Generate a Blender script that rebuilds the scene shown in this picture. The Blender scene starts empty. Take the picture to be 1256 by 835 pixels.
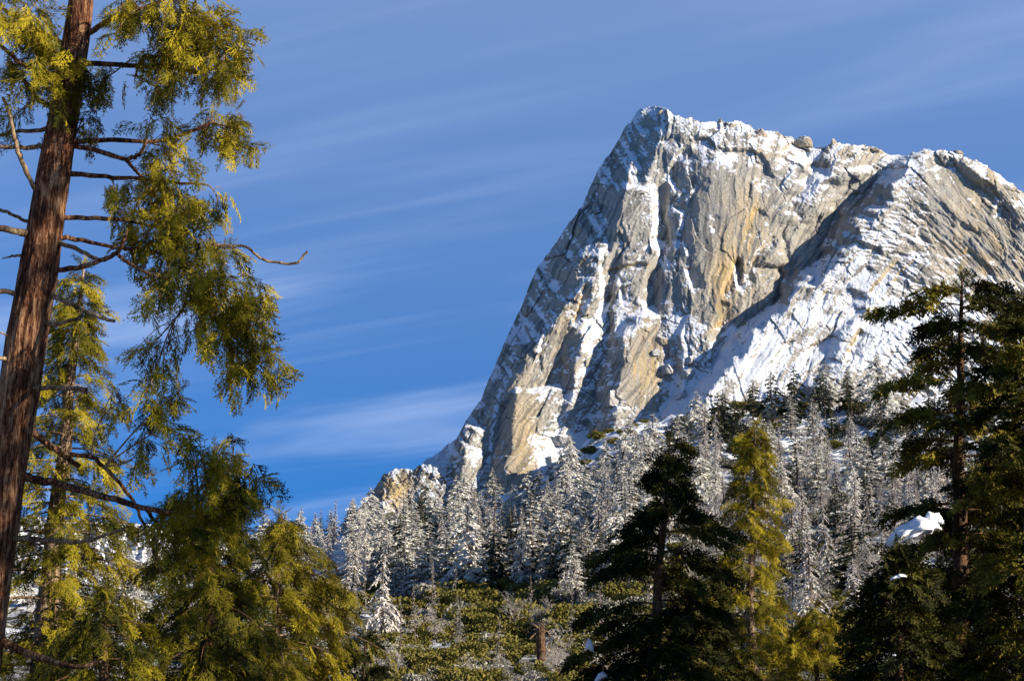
import bpy, math, os
import numpy as np
from mathutils import Vector
C = bpy.context.scene.collection
R = math.radians
FPX = 1725.0            # focal length in photo pixels (1256 wide)
PITCH = R(12.0)
CAMZ = 1.7
CP, SP = math.cos(PITCH), math.sin(PITCH)

def rays(u, v):
    """direction per photo pixel, scaled so that its horizontal reach (world y) is 1"""
    a = (np.asarray(u, float) - 628.0) / FPX
    b = -(np.asarray(v, float) - 417.5) / FPX
    x = a; y = CP - b * SP; z = SP + b * CP
    return x / y, z / y
def at(u, v, Y):
    x, z = rays(u, v)
    return np.stack(np.broadcast_arrays(x * Y, np.asarray(Y, float) + 0 * x, CAMZ + z * Y), -1)

# ------------------------------------------------------------------ meshes
def make_mesh(name, V, F, mats, attrs=None, mat_idx=None, smooth=False):
    V = np.asarray(V, np.float32); F = np.asarray(F, np.int32)
    me = bpy.data.meshes.new(name)
    n, k = F.shape
    me.vertices.add(len(V)); me.vertices.foreach_set('co', V.ravel())
    me.loops.add(n * k); me.loops.foreach_set('vertex_index', F.ravel())
    me.polygons.add(n); me.polygons.foreach_set('loop_start', np.arange(0, n * k, k, dtype=np.int32))
    if mat_idx is not None: me.polygons.foreach_set('material_index', np.asarray(mat_idx, np.int32))
    me.polygons.foreach_set('use_smooth', np.full(n, bool(smooth)))
    me.update(calc_edges=True)
    for m in (mats if isinstance(mats, (list, tuple)) else [mats]): me.materials.append(m)
    for key, arr in (attrs or {}).items():
        a = me.attributes.new(key, 'FLOAT', 'POINT'); a.data.foreach_set('value', np.asarray(arr, np.float32))
    return me
def obj(name, me, parent=None, loc=None):
    o = bpy.data.objects.new(name, me); C.objects.link(o)
    if parent is not None: o.parent = parent
    if loc is not None: o.location = loc
    return o
def empty(name, loc=(0, 0, 0)):
    return obj(name, None, None, loc)
def tag(o, label, cat, group=None, kind=None):
    o['label'] = label; o['category'] = cat
    if group: o['group'] = group
    if kind: o['kind'] = kind
    return o
def structure(o, label=None):
    o['kind'] = 'structure'
    return o

class Acc:
    """collects quads (triangles repeat their last corner is avoided: all faces are quads)"""
    def __init__(s): s.V = []; s.F = []; s.T = []; s.n = 0
    def add(s, V, F, t=0.5):
        V = np.asarray(V, float).reshape(-1, 3); F = np.asarray(F, int)
        s.V.append(V); s.F.append(F + s.n)
        s.T.append(np.broadcast_to(np.asarray(t, float), (len(V),)).copy()); s.n += len(V)
    def mesh(s, name, mat, smooth=False):
        if not s.V: return None
        return make_mesh(name, np.concatenate(s.V), np.concatenate(s.F), mat, {'tint': np.concatenate(s.T)}, smooth=smooth)

def tube(acc, P, rad, n=6, t=0.5, rough=0.0, rng=None):
    P = np.asarray(P, float); m = len(P)
    rad = np.broadcast_to(np.asarray(rad, float), (m,))
    T = np.gradient(P, axis=0); T /= np.linalg.norm(T, axis=1, keepdims=True) + 1e-9
    ref = np.array([0, 0, 1.0]) if abs(T[:, 2]).mean() < .8 else np.array([0, 1.0, 0])
    A = np.cross(T, ref); A /= np.linalg.norm(A, axis=1, keepdims=True) + 1e-9
    B = np.cross(T, A)
    th = np.linspace(0, 2 * np.pi, n, endpoint=False)
    r = rad[:, None] * np.ones(n)[None]
    if rough and rng is not None: r = r * (1 + rough * rng.standard_normal(r.shape))
    V = P[:, None] + r[..., None] * (np.cos(th)[None, :, None] * A[:, None] + np.sin(th)[None, :, None] * B[:, None])
    i = np.arange(m - 1)[:, None] * n; j = np.arange(n)[None]; k = (j + 1) % n
    F = np.stack([i + j, i + k, i + n + k, i + n + j], -1).reshape(-1, 4)
    acc.add(V.reshape(-1, 3), F, t)
    # blunt end cap
    c = len(P) - 1
    if n == 6:
        e = acc.n - n
        acc.F.append(np.array([[e, e + 1, e + 2, e + 3], [e, e + 3, e + 4, e + 5]]))
def smooth_path(P, k=4):
    P = np.asarray(P, float)
    if len(P) < 3: 
        t = np.linspace(0, 1, k + 1)[:, None]; return P[0] * (1 - t) + P[-1] * t
    Q = np.vstack([2 * P[0] - P[1], P, 2 * P[-1] - P[-2]]); out = []
    for i in range(1, len(Q) - 2):
        for t in np.arange(k) / k:
            a, b, c, d = Q[i - 1], Q[i], Q[i + 1], Q[i + 2]
            out.append(.5 * (2 * b + (c - a) * t + (2 * a - 5 * b + 4 * c - d) * t * t + (3 * b - 3 * c + d - a) * t ** 3))
    out.append(P[-1]); return np.array(out)

# ------------------------------------------------------------------ noise (numpy)
def _hash(ix, iy, s):
    h = (ix.astype(np.int64) * 374761393 + iy.astype(np.int64) * 668265263 + s * 974711) & 0x7fffffff
    h = ((h ^ (h >> 13)) * 1274126177) & 0x7fffffff
    h = ((h ^ (h >> 16)) * 2246822519) & 0x7fffffff
    return (h & 0xfffff) / float(0x100000)
def noise2(x, y, s=0):
    ix = np.floor(x); iy = np.floor(y); fx = x - ix; fy = y - iy
    out = 0
    wx = fx ** 3 * (fx * (fx * 6 - 15) + 10); wy = fy ** 3 * (fy * (fy * 6 - 15) + 10)
    for dx in (0, 1):
        for dy in (0, 1):
            a = _hash(ix + dx, iy + dy, s) * 2 * np.pi
            g = np.cos(a) * (fx - dx) + np.sin(a) * (fy - dy)
            out = out + g * (wx if dx else 1 - wx) * (wy if dy else 1 - wy)
    return out * 1.5
def fbm(x, y, s=0, o=4, gain=.5):
    t = 0; a = 1.0
    for i in range(o):
        t = t + a * noise2(x, y, s + i * 17); x = x * 2.03 + 5.1; y = y * 2.03 - 3.7; a *= gain
    return t
def worley(x, y, s=0):
    """nearest seed of a jittered grid: (cell hash, dx, dy, edge distance F2-F1)"""
    ix = np.floor(x); iy = np.floor(y)
    b1 = np.full(x.shape, 9.0); b2 = b1.copy(); hx = np.zeros_like(x); hy = np.zeros_like(x); ex = np.zeros_like(x); ey = np.zeros_like(x)
    for dx in (-1, 0, 1):
        for dy in (-1, 0, 1):
            cx = ix + dx; cy = iy + dy
            px = cx + .1 + .8 * _hash(cx, cy, s); py = cy + .1 + .8 * _hash(cx, cy, s + 7)
            d = (x - px) ** 2 + (y - py) ** 2
            n = d < b1
            b2 = np.where(n, b1, np.minimum(b2, d)); b1 = np.where(n, d, b1)
            hx = np.where(n, cx, hx); hy = np.where(n, cy, hy); ex = np.where(n, x - px, ex); ey = np.where(n, y - py, ey)
    return hx, hy, ex, ey, np.sqrt(b2) - np.sqrt(b1)
def sstep(a, b, x):
    t = np.clip((x - a) / (b - a), 0, 1); return t * t * (3 - 2 * t)

# ------------------------------------------------------------------ material helper
class M:
    def __init__(s, name):
        s.m = bpy.data.materials.new(name); s.m.use_nodes = True
        s.t = s.m.node_tree; s.N = s.t.nodes; s.b = s.N['Principled BSDF']; s.out = s.N['Material Output']
        s.b.inputs['Roughness'].default_value = .9; s.b.inputs['Specular IOR Level'].default_value = .15
    def n(s, typ, **kw):
        x = s.N.new(typ)
        for k, v in kw.items():
            if k.startswith('_'): setattr(x, k[1:], v)
            else: x.inputs[k.replace('__', ' ')].default_value = v
        return x
    def l(s, a, b): s.t.links.new(a, b)
    def attr(s, name): return s.n('ShaderNodeAttribute', _attribute_name=name).outputs['Fac']
    def math(s, op, a, b=None, c=None, clamp=False):
        x = s.N.new('ShaderNodeMath'); x.operation = op; x.use_clamp = clamp
        for i, q in enumerate((a, b, c)):
            if q is None: continue
            if hasattr(q, 'is_linked') or hasattr(q, 'node'): s.l(q, x.inputs[i])
            else: x.inputs[i].default_value = q
        return x.outputs[0]
    def mix(s, f, a, b):
        x = s.N.new('ShaderNodeMix'); x.data_type = 'RGBA'
        for i, q in ((0, f), (6, a), (7, b)):
            if hasattr(q, 'node'): s.l(q, x.inputs[i])
            elif i == 0: x.inputs[0].default_value = q
            else: x.inputs[i].default_value = (*q, 1)
        return x.outputs[2]
    def ramp(s, f, stops):
        x = s.N.new('ShaderNodeValToRGB'); cr = x.color_ramp
        while len(cr.elements) < len(stops): cr.elements.new(.5)
        for e, (p, c) in zip(cr.elements, stops): e.position = p; e.color = (*c, 1) if len(c) == 3 else c
        s.l(f, x.inputs[0]); return x.outputs[0]
    def noise(s, scale, detail=4, rough=.6, vec=None, dim='3D'):
        x = s.n('ShaderNodeTexNoise', Scale=scale, Detail=detail, Roughness=rough)
        if vec is not None: s.l(vec, x.inputs['Vector'])
        return x.outputs['Fac']
    def pos(s): return s.n('ShaderNodeNewGeometry').outputs['Position']
    def objco(s): return s.n('ShaderNodeTexCoord').outputs['Object']
    def scaled(s, vec, sc):
        x = s.N.new('ShaderNodeVectorMath'); x.operation = 'MULTIPLY'; s.l(vec, x.inputs[0]); x.inputs[1].default_value = sc; return x.outputs[0]
    def normz(s, true=False):
        g = s.n('ShaderNodeNewGeometry'); x = s.N.new('ShaderNodeSeparateXYZ'); s.l(g.outputs['True Normal' if true else 'Normal'], x.inputs[0]); return x.outputs[2]
    def color(s, c):
        if hasattr(c, 'node'): s.l(c, s.b.inputs['Base Color'])
        else: s.b.inputs['Base Color'].default_value = (*c, 1)
    def bump(s, h, dist, strength=1.0):
        x = s.n('ShaderNodeBump', Distance=dist, Strength=strength); s.l(h, x.inputs['Height']); s.l(x.outputs[0], s.b.inputs['Normal'])
# ------------------------------------------------------------------ camera, sun, sky
sc = bpy.context.scene
cam = bpy.data.cameras.new('camera'); cam.sensor_fit = 'HORIZONTAL'; cam.sensor_width = 36.0
cam.lens = 36.0 * FPX / 1256.0; cam.clip_start = .1; cam.clip_end = 30000
co = bpy.data.objects.new('camera', cam); C.objects.link(co)
co.location = (0, 0, CAMZ); co.rotation_euler = (math.pi / 2 + PITCH, 0, 0); sc.camera = co

SUN_AZ = R(114.0)      # clockwise from +Y (north): to the right and behind the camera
SUN_EL = R(20.5)
sd = Vector((math.sin(SUN_AZ) * math.cos(SUN_EL), math.cos(SUN_AZ) * math.cos(SUN_EL), math.sin(SUN_EL)))
sun = bpy.data.lights.new('sun', 'SUN'); sun.energy = 5.0; sun.angle = R(.5); sun.color = (1.0, .91, .76)
so = bpy.data.objects.new('sun', sun); C.objects.link(so); so.rotation_euler = sd.to_track_quat('Z', 'Y').to_euler()
so.location = (60, -60, 80)

w = bpy.data.worlds.new('World'); sc.world = w; w.use_nodes = True
nt = w.node_tree; bg = nt.nodes['Background']; bg.inputs['Strength'].default_value = .110
sky = nt.nodes.new('ShaderNodeTexSky'); sky.sky_type = 'NISHITA'; sky.sun_disc = False
sky.sun_elevation = SUN_EL; sky.sun_rotation = SUN_AZ; sky.altitude = 2000; sky.air_density = 1.0; sky.dust_density = 0.0; sky.ozone_density = 4.0
def wm(op, a, b=None, clamp=False):
    x = nt.nodes.new('ShaderNodeMath'); x.operation = op; x.use_clamp = clamp
    for i, q in enumerate((a, b)):
        if q is None: continue
        if hasattr(q, 'node'): nt.links.new(q, x.inputs[i])
        else: x.inputs[i].default_value = q
    return x.outputs[0]
tc = nt.nodes.new('ShaderNodeTexCoord'); sep = nt.nodes.new('ShaderNodeSeparateXYZ'); nt.links.new(tc.outputs['Generated'], sep.inputs[0])
# cirrus: project the view direction on a high flat layer and stretch the noise along the wind
zc = wm('ADD', wm('MAXIMUM', sep.outputs[2], 0), .16)
cx = wm('DIVIDE', sep.outputs[0], zc); cy = wm('DIVIDE', sep.outputs[1], zc)
cmb = nt.nodes.new('ShaderNodeCombineXYZ'); nt.links.new(cx, cmb.inputs[0]); nt.links.new(cy, cmb.inputs[1])
def cloud(rot, scale, off, sc_n, detail, lo, hi):
    mp = nt.nodes.new('ShaderNodeMapping'); nt.links.new(cmb.outputs[0], mp.inputs[0])
    mp.vector_type = 'TEXTURE'; mp.inputs['Rotation'].default_value = (0, 0, R(rot)); mp.inputs['Scale'].default_value = scale; mp.inputs['Location'].default_value = off
    nz = nt.nodes.new('ShaderNodeTexNoise'); nz.inputs['Scale'].default_value = sc_n; nz.inputs['Detail'].default_value = detail; nz.inputs['Roughness'].default_value = .55
    nz.inputs['Distortion'].default_value = .4
    nt.links.new(mp.outputs[0], nz.inputs['Vector'])
    mr = nt.nodes.new('ShaderNodeMapRange'); mr.interpolation_type = 'SMOOTHSTEP'; nt.links.new(nz.outputs['Fac'], mr.inputs[0])
    mr.inputs[1].default_value = lo; mr.inputs[2].default_value = hi; return mr.outputs[0]
c1 = cloud(-24, (1.5, .38, 1), (6.7, .6, 0), 1.0, 4, .42, .80)
c2 = cloud(-20, (1.8, .16, 1), (4.6, 2.6, 0), 1.0, 3, .50, .9)
veil = wm('MULTIPLY', wm('ADD', wm('MULTIPLY', c1, .72), wm('MULTIPLY', c2, .28)), .38, True)
# the veil thickens with height above the horizon on this day
mz = nt.nodes.new('ShaderNodeMapRange'); nt.links.new(sep.outputs[2], mz.inputs[0]); mz.inputs[1].default_value = .08; mz.inputs[2].default_value = .48
mz.inputs[3].default_value = 0; mz.inputs[4].default_value = .20
mf = nt.nodes.new('ShaderNodeMapRange'); nt.links.new(sep.outputs[2], mf.inputs[0]); mf.inputs[1].default_value = .45; mf.inputs[2].default_value = .75; mf.inputs[3].default_value = 1; mf.inputs[4].default_value = 0
veil = wm('ADD', veil, mz.outputs[0], True)
up = nt.nodes.new('ShaderNodeVectorMath'); up.operation = 'ADD'; nt.links.new(tc.outputs['Generated'], up.inputs[0]); up.inputs[1].default_value = (0, 0, .45)
un = nt.nodes.new('ShaderNodeVectorMath'); un.operation = 'NORMALIZE'; nt.links.new(up.outputs[0], un.inputs[0]); nt.links.new(un.outputs[0], sky.inputs[0])
veil = wm('MULTIPLY', veil, mf.outputs[0])
tint = nt.nodes.new('ShaderNodeMix'); tint.data_type = 'RGBA'; tint.blend_type = 'MULTIPLY'; tint.inputs[0].default_value = 1
nt.links.new(sky.outputs[0], tint.inputs[6]); tint.inputs[7].default_value = (.30, .92, 1.30, 1)
mx = nt.nodes.new('ShaderNodeMix'); mx.data_type = 'RGBA'; nt.links.new(veil, mx.inputs[0]); nt.links.new(tint.outputs[2], mx.inputs[6])
mx.inputs[7].default_value = (4.6, 5.3, 6.8, 1)
# sky dimmed overhead, out of view, to weaken the fill in the shadows
mq = nt.nodes.new('ShaderNodeMapRange'); nt.links.new(sep.outputs[2], mq.inputs[0]); mq.inputs[1].default_value = .45; mq.inputs[2].default_value = .85; mq.inputs[3].default_value = 1; mq.inputs[4].default_value = .30
vm = nt.nodes.new('ShaderNodeVectorMath'); vm.operation = 'SCALE'; nt.links.new(mx.outputs[2], vm.inputs[0]); nt.links.new(mq.outputs[0], vm.inputs['Scale'])
nt.links.new(vm.outputs[0], bg.inputs[0])
vs = sc.view_settings; vs.view_transform = 'Standard'; vs.look = 'None'; vs.gamma = 1; vs.use_curve_mapping = False; vs.exposure = .85
sc.cycles.max_bounces = 6; sc.cycles.transparent_max_bounces = 8
# ------------------------------------------------------------------ the granite dome
RD = 900.0; MPX = RD / FPX
SKY = [(428, 640), (450, 612), (462, 596), (470, 582), (482, 575), (496, 574), (508, 576), (520, 566), (540, 552), (560, 537), (572, 515), (590, 488), (607, 448), (622, 412),
       (640, 375), (648, 352), (660, 326), (676, 305), (690, 285), (700, 270), (714, 252), (722, 232), (735, 205), (750, 185), (765, 160), (773, 150), (780, 138), (792, 133),
       (803, 130), (815, 134), (830, 142), (845, 146), (862, 149), (885, 149), (905, 148), (918, 155), (935, 160), (955, 163), (975, 174), (1000, 182), (1020, 176),
       (1040, 178), (1062, 179), (1080, 182), (1092, 190), (1110, 190), (1125, 187), (1140, 185), (1160, 187), (1180, 190), (1196, 196), (1212, 205),
       (1230, 217), (1245, 228), (1256, 238), (1290, 275), (1340, 340), (1400, 430), (1460, 540)]
def pl(pts, v): 
    p = np.array(pts, float); return np.interp(v, p[:, 1], p[:, 0])
def butt(U, Vv, poly, off, sl, sr, rnd=4.0, top=None, st=1.5, wl=400, wr=400):
    p = np.array(poly, float); ur = np.interp(Vv, p[:, 1], p[:, 0]); o = np.interp(Vv, p[:, 1], np.broadcast_to(off, (len(p),)))
    du = U - ur
    a = np.sqrt(du * du + rnd * rnd) - rnd
    d = o + np.where(du < 0, sl, sr) * a
    d = d + 2.2 * np.maximum(0, -du - wl) + 2.2 * np.maximum(0, du - wr)
    if top is not None: d = d + st * np.maximum(0, top - Vv)
    return d
STEPS = []
def Rt(pts, h, w, D=25, tan=0): STEPS.append((pts, h, w, D, tan))              # face to the right of a line going down
def Ov(pts, h, w, D=20, tan=0): STEPS.append((pts[::-1], h, w, D, tan))        # overhang: drops below a line going right
Rt([(843, 175), (827.5, 189), (819, 207), (816.6, 220.6), (824, 229), (822.5, 240)], 13, 5, 40)
Ov([(843, 174), (856, 167), (869, 168), (880, 179)], 10, 5, 14)
Ov([(880, 179), (892, 182), (920, 182), (934, 188), (943, 199), (946, 211), (956, 221)], 9, 4, 30)
Rt([(795, 224), (800, 240), (802, 257), (802, 273), (799, 290), (797, 307)], 14, 7, 40)
Rt([(799, 290), (808, 314), (816, 332)], 7, 7, 25)
Rt([(826, 246), (823.6, 255), (828, 260), (836, 261.8), (833, 277), (829.5, 295), (828, 307)], 8, 4, 18)
Rt([(836, 222), (842, 228), (834, 238), (828, 250)], 4, 2.5, 14)
Rt([(858, 222), (846, 238), (838, 252)], 3, 2.5, 14)
Ov([(740, 330), (760, 325.5), (774, 322), (786, 320.5), (801, 323)], 7, 4, 20, .6)
Rt([(791, 283), (779, 287), (767, 299), (761, 312)], 4, 2.5, 16)
Rt([(757, 340), (759, 357), (761, 377)], 5, 3, 18)
Rt([(796, 300), (786, 310), (780, 318)], 3, 2.5, 10)
Rt([(924, 250), (916, 268), (909, 289)], 8, 6, 20, 1)
Rt([(899, 312), (895.6, 329), (884, 354), (881, 369)], 8, 5, 14, 1)
Rt([(901, 314), (901, 334), (904, 357)], 18, 4, 7)
Rt([(951, 282), (934, 302), (921, 320), (914, 337), (905, 358)], 9, 3, 12)
Ov([(922, 324), (942, 322), (952, 326), (966, 333)], 9, 5, 12)
Rt([(838.6, 297), (842, 315)], 4, 3, 10)
Rt([(838, 327), (843, 343), (849, 361)], 10, 4, 16)
Rt([(872, 262), (870, 274), (873, 288)], 4, 4, 18)
Rt([(880, 366), (878, 378), (882, 390), (872, 402)], 8, 6, 20, .8)
Ov([(1048, 290), (1064, 298), (1080, 303), (1086, 311)], 10, 6, 20)
Ov([(1078, 313), (1097, 307), (1127, 313)], 5, 3, 14)
Rt([(1099, 314), (1081, 337), (1070, 349), (1062, 364)], 6, 4, 14, .7)
Rt([(1122, 315), (1101, 334), (1092, 349)], 4, 3, 12, .6)
Rt([(1044, 288), (1032, 303)], 4, 2.5, 10, .4)
Rt([(1012, 354), (1002, 371)], 4, 3, 10, .5)
Rt([(1054, 400), (1042, 420), (1034, 438)], 8, 6, 16, .9)
Rt([(1034, 405), (1008, 415), (985, 428)], 7, 4, 20, .3)
Ov([(1128, 192), (1152, 188), (1176, 194), (1186, 203), (1203, 217), (1221, 228), (1237, 232)], 30, 13, 40)
Ov([(1187, 300), (1199, 312), (1210, 322), (1224, 340)], 8, 5, 18)
Ov([(1176, 270), (1190, 276), (1206, 284)], 7, 5, 14)
Rt([(1226, 244), (1218, 258), (1220, 272)], 10, 8, 20)
Ov([(1220, 246), (1236, 252), (1244, 268), (1256, 284)], 10, 6, 24)
Ov([(985, 199), (1002, 197), (1022, 199)], 12, 8, 14)
Ov([(986, 206), (994, 213), (1000, 219)], 6, 5, 12)
Ov([(932, 158), (950, 160), (965, 168)], 5, 4, 12)
Ov([(885, 150), (897, 149), (908, 155)], 6, 5, 10)
Ov([(774, 152), (784, 145), (800, 148), (812, 150)], 8, 7, 16)
Ov([(768, 182), (778, 178), (790, 184)], 5, 5, 14)
Ov([(808, 170), (822, 166), (834, 164)], 6, 4, 16)
Ov([(652, 470), (672, 452)], 3, 3, 10)
Rt([(670, 398), (662, 420), (656, 448)], 6, 3, 14)
Rt([(690, 436), (676, 452), (660, 480)], 5, 3, 14, .3)
Rt([(736, 302), (734, 324), (737, 347), (735, 385)], 9, 5, 24)
Rt([(716, 345), (708, 380), (698, 402)], 7, 3, 30, .5)
Ov([(740, 485), (752, 481), (765, 492)], 12, 7, 12)
Rt([(612, 478), (604, 520), (598, 570)], 0, 3, 10)
Ov([(520, 578), (530, 580), (536, 592)], 6, 5, 10)
Ov([(802, 438), (815, 436), (826, 428)], 5, 5, 12); Ov([(810, 466), (818, 461), (828, 466)], 8, 6, 10); Ov([(808, 458), (822, 455)], 5, 4, 8)
Ov([(836, 446), (848, 440), (856, 446)], 5, 5, 12)

def rock_depth(U, Vv):
    """relief of the dome in photo pixels at 900 m (larger = farther)"""
    wu = fbm(U / 55, Vv / 55, 3, 3); wv = fbm(U / 55, Vv / 55, 9, 3)
    g_ = np.clip((U - 900) / 60, 0, 1)
    U2 = U + 7 * wu + g_ * 20 * fbm(U / 90, Vv / 38, 141, 3); V2 = Vv + 7 * wv + g_ * 8 * fbm(U / 40, Vv / 40, 143, 2)
    b = []
    b.append(butt(U2, V2, [(832, 130), (818, 165), (802, 200), (788, 230), (768, 262), (752, 300), (724, 335), (706, 365), (690, 390), (662, 420), (636, 460), (614, 490), (592, 530), (568, 575), (548, 620), (530, 680)], [6, 4, 2, 0, 0, 0, 0, 0, 0, 0, 0, 0, 0, 0, 0, 0], np.interp(V2, [200, 300, 400], [2.1, 2.4, 2.8]), np.interp(V2, [130, 210], [.55, .30]), np.interp(V2, [150, 260], [16, 6])))
    b.append(butt(U2, V2, [(800, 225), (794, 300), (784, 380)], -5, .06, 1.3, 2, 232, 1.0, 30))
    b.append(butt(U2, V2, [(735, 302), (726, 345), (716, 400), (706, 470), (690, 560)], -8, 1.0, .75, 2, 312, 1.2, 20))
    b.append(butt(U2, V2, [(880, 150), (884, 260), (874, 340), (862, 420)], [-18, -24, -30, -34], .62, .42, 40, None, 0, 62, 80))
    b.append(butt(U2, V2, [(634, 470), (630, 540), (624, 620), (615, 680)], [-18, -28, -40, -50], 2.4, .40, 8, 480, 3.2))
    b.append(butt(U2, V2, [(575, 520), (566, 560), (560, 640)], [-4, -14, -24], 1.9, .5, 5, 526, 2.8, 400, 40))
    b.append(butt(U2, V2, [(520, 560), (515, 600), (505, 660)], [2, -10, -26], .9, .3, 5, 566, 1.5, 400, 40))
    b.append(butt(U2, V2, [(484, 574), (476, 610), (470, 680)], [6, -12, -34], .9, .5, 4, 580, .5, 400, 40))
    b.append(butt(U2, V2, [(794, 372), (772, 410), (760, 460), (756, 540)], [-18, -30, -42, -52], 1.9, .30, 4, 386, 2.2, 400, 60))
    b.append(butt(U2, V2, [(880, 352), (872, 400), (866, 470)], [-30, -44, -54], .25, 1.5, 3, 362, 2.0, 30, 60))
    b.append(butt(U2, V2, [(966, 190), (958, 250), (946, 310), (924, 350)], [-4, -8, -12, -16], .25, 1.1, 4, 205, .6, 30))
    b.append(butt(U2, V2, [(1046, 186), (1005, 235), (978, 275)], [-4, 0, 6], .55, 1.0, 8, None, 0, 50))
    # right buttress with its left-facing wall, and the snow apron running down-left from it
    b.append(butt(U2, V2, [(1140, 186), (1108, 225), (1078, 262), (1052, 300), (1018, 335), (965, 385), (905, 445), (850, 510)], [-16, -36, -52, -66, -78, -92, -108, -122], 2.5, .10, 8))
    b.append(butt(U2, V2, [(1092, 310), (1068, 350), (1046, 400), (1020, 470)], [-68, -86, -104, -122], 1.1, .08, 5, 318, .9, 60))
    b.append(butt(U2, V2, [(1240, 236), (1230, 300), (1220, 400)], [-28, -52, -86], .45, .5, 14))
    b = np.array(b)
    k = 1.2; mn = b.min(0); d = mn - k * np.log(np.exp(-np.clip(b - mn, 0, 40) / k).sum(0))
    which = b.argmin(0)
    return d, which, wu, wv

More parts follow.
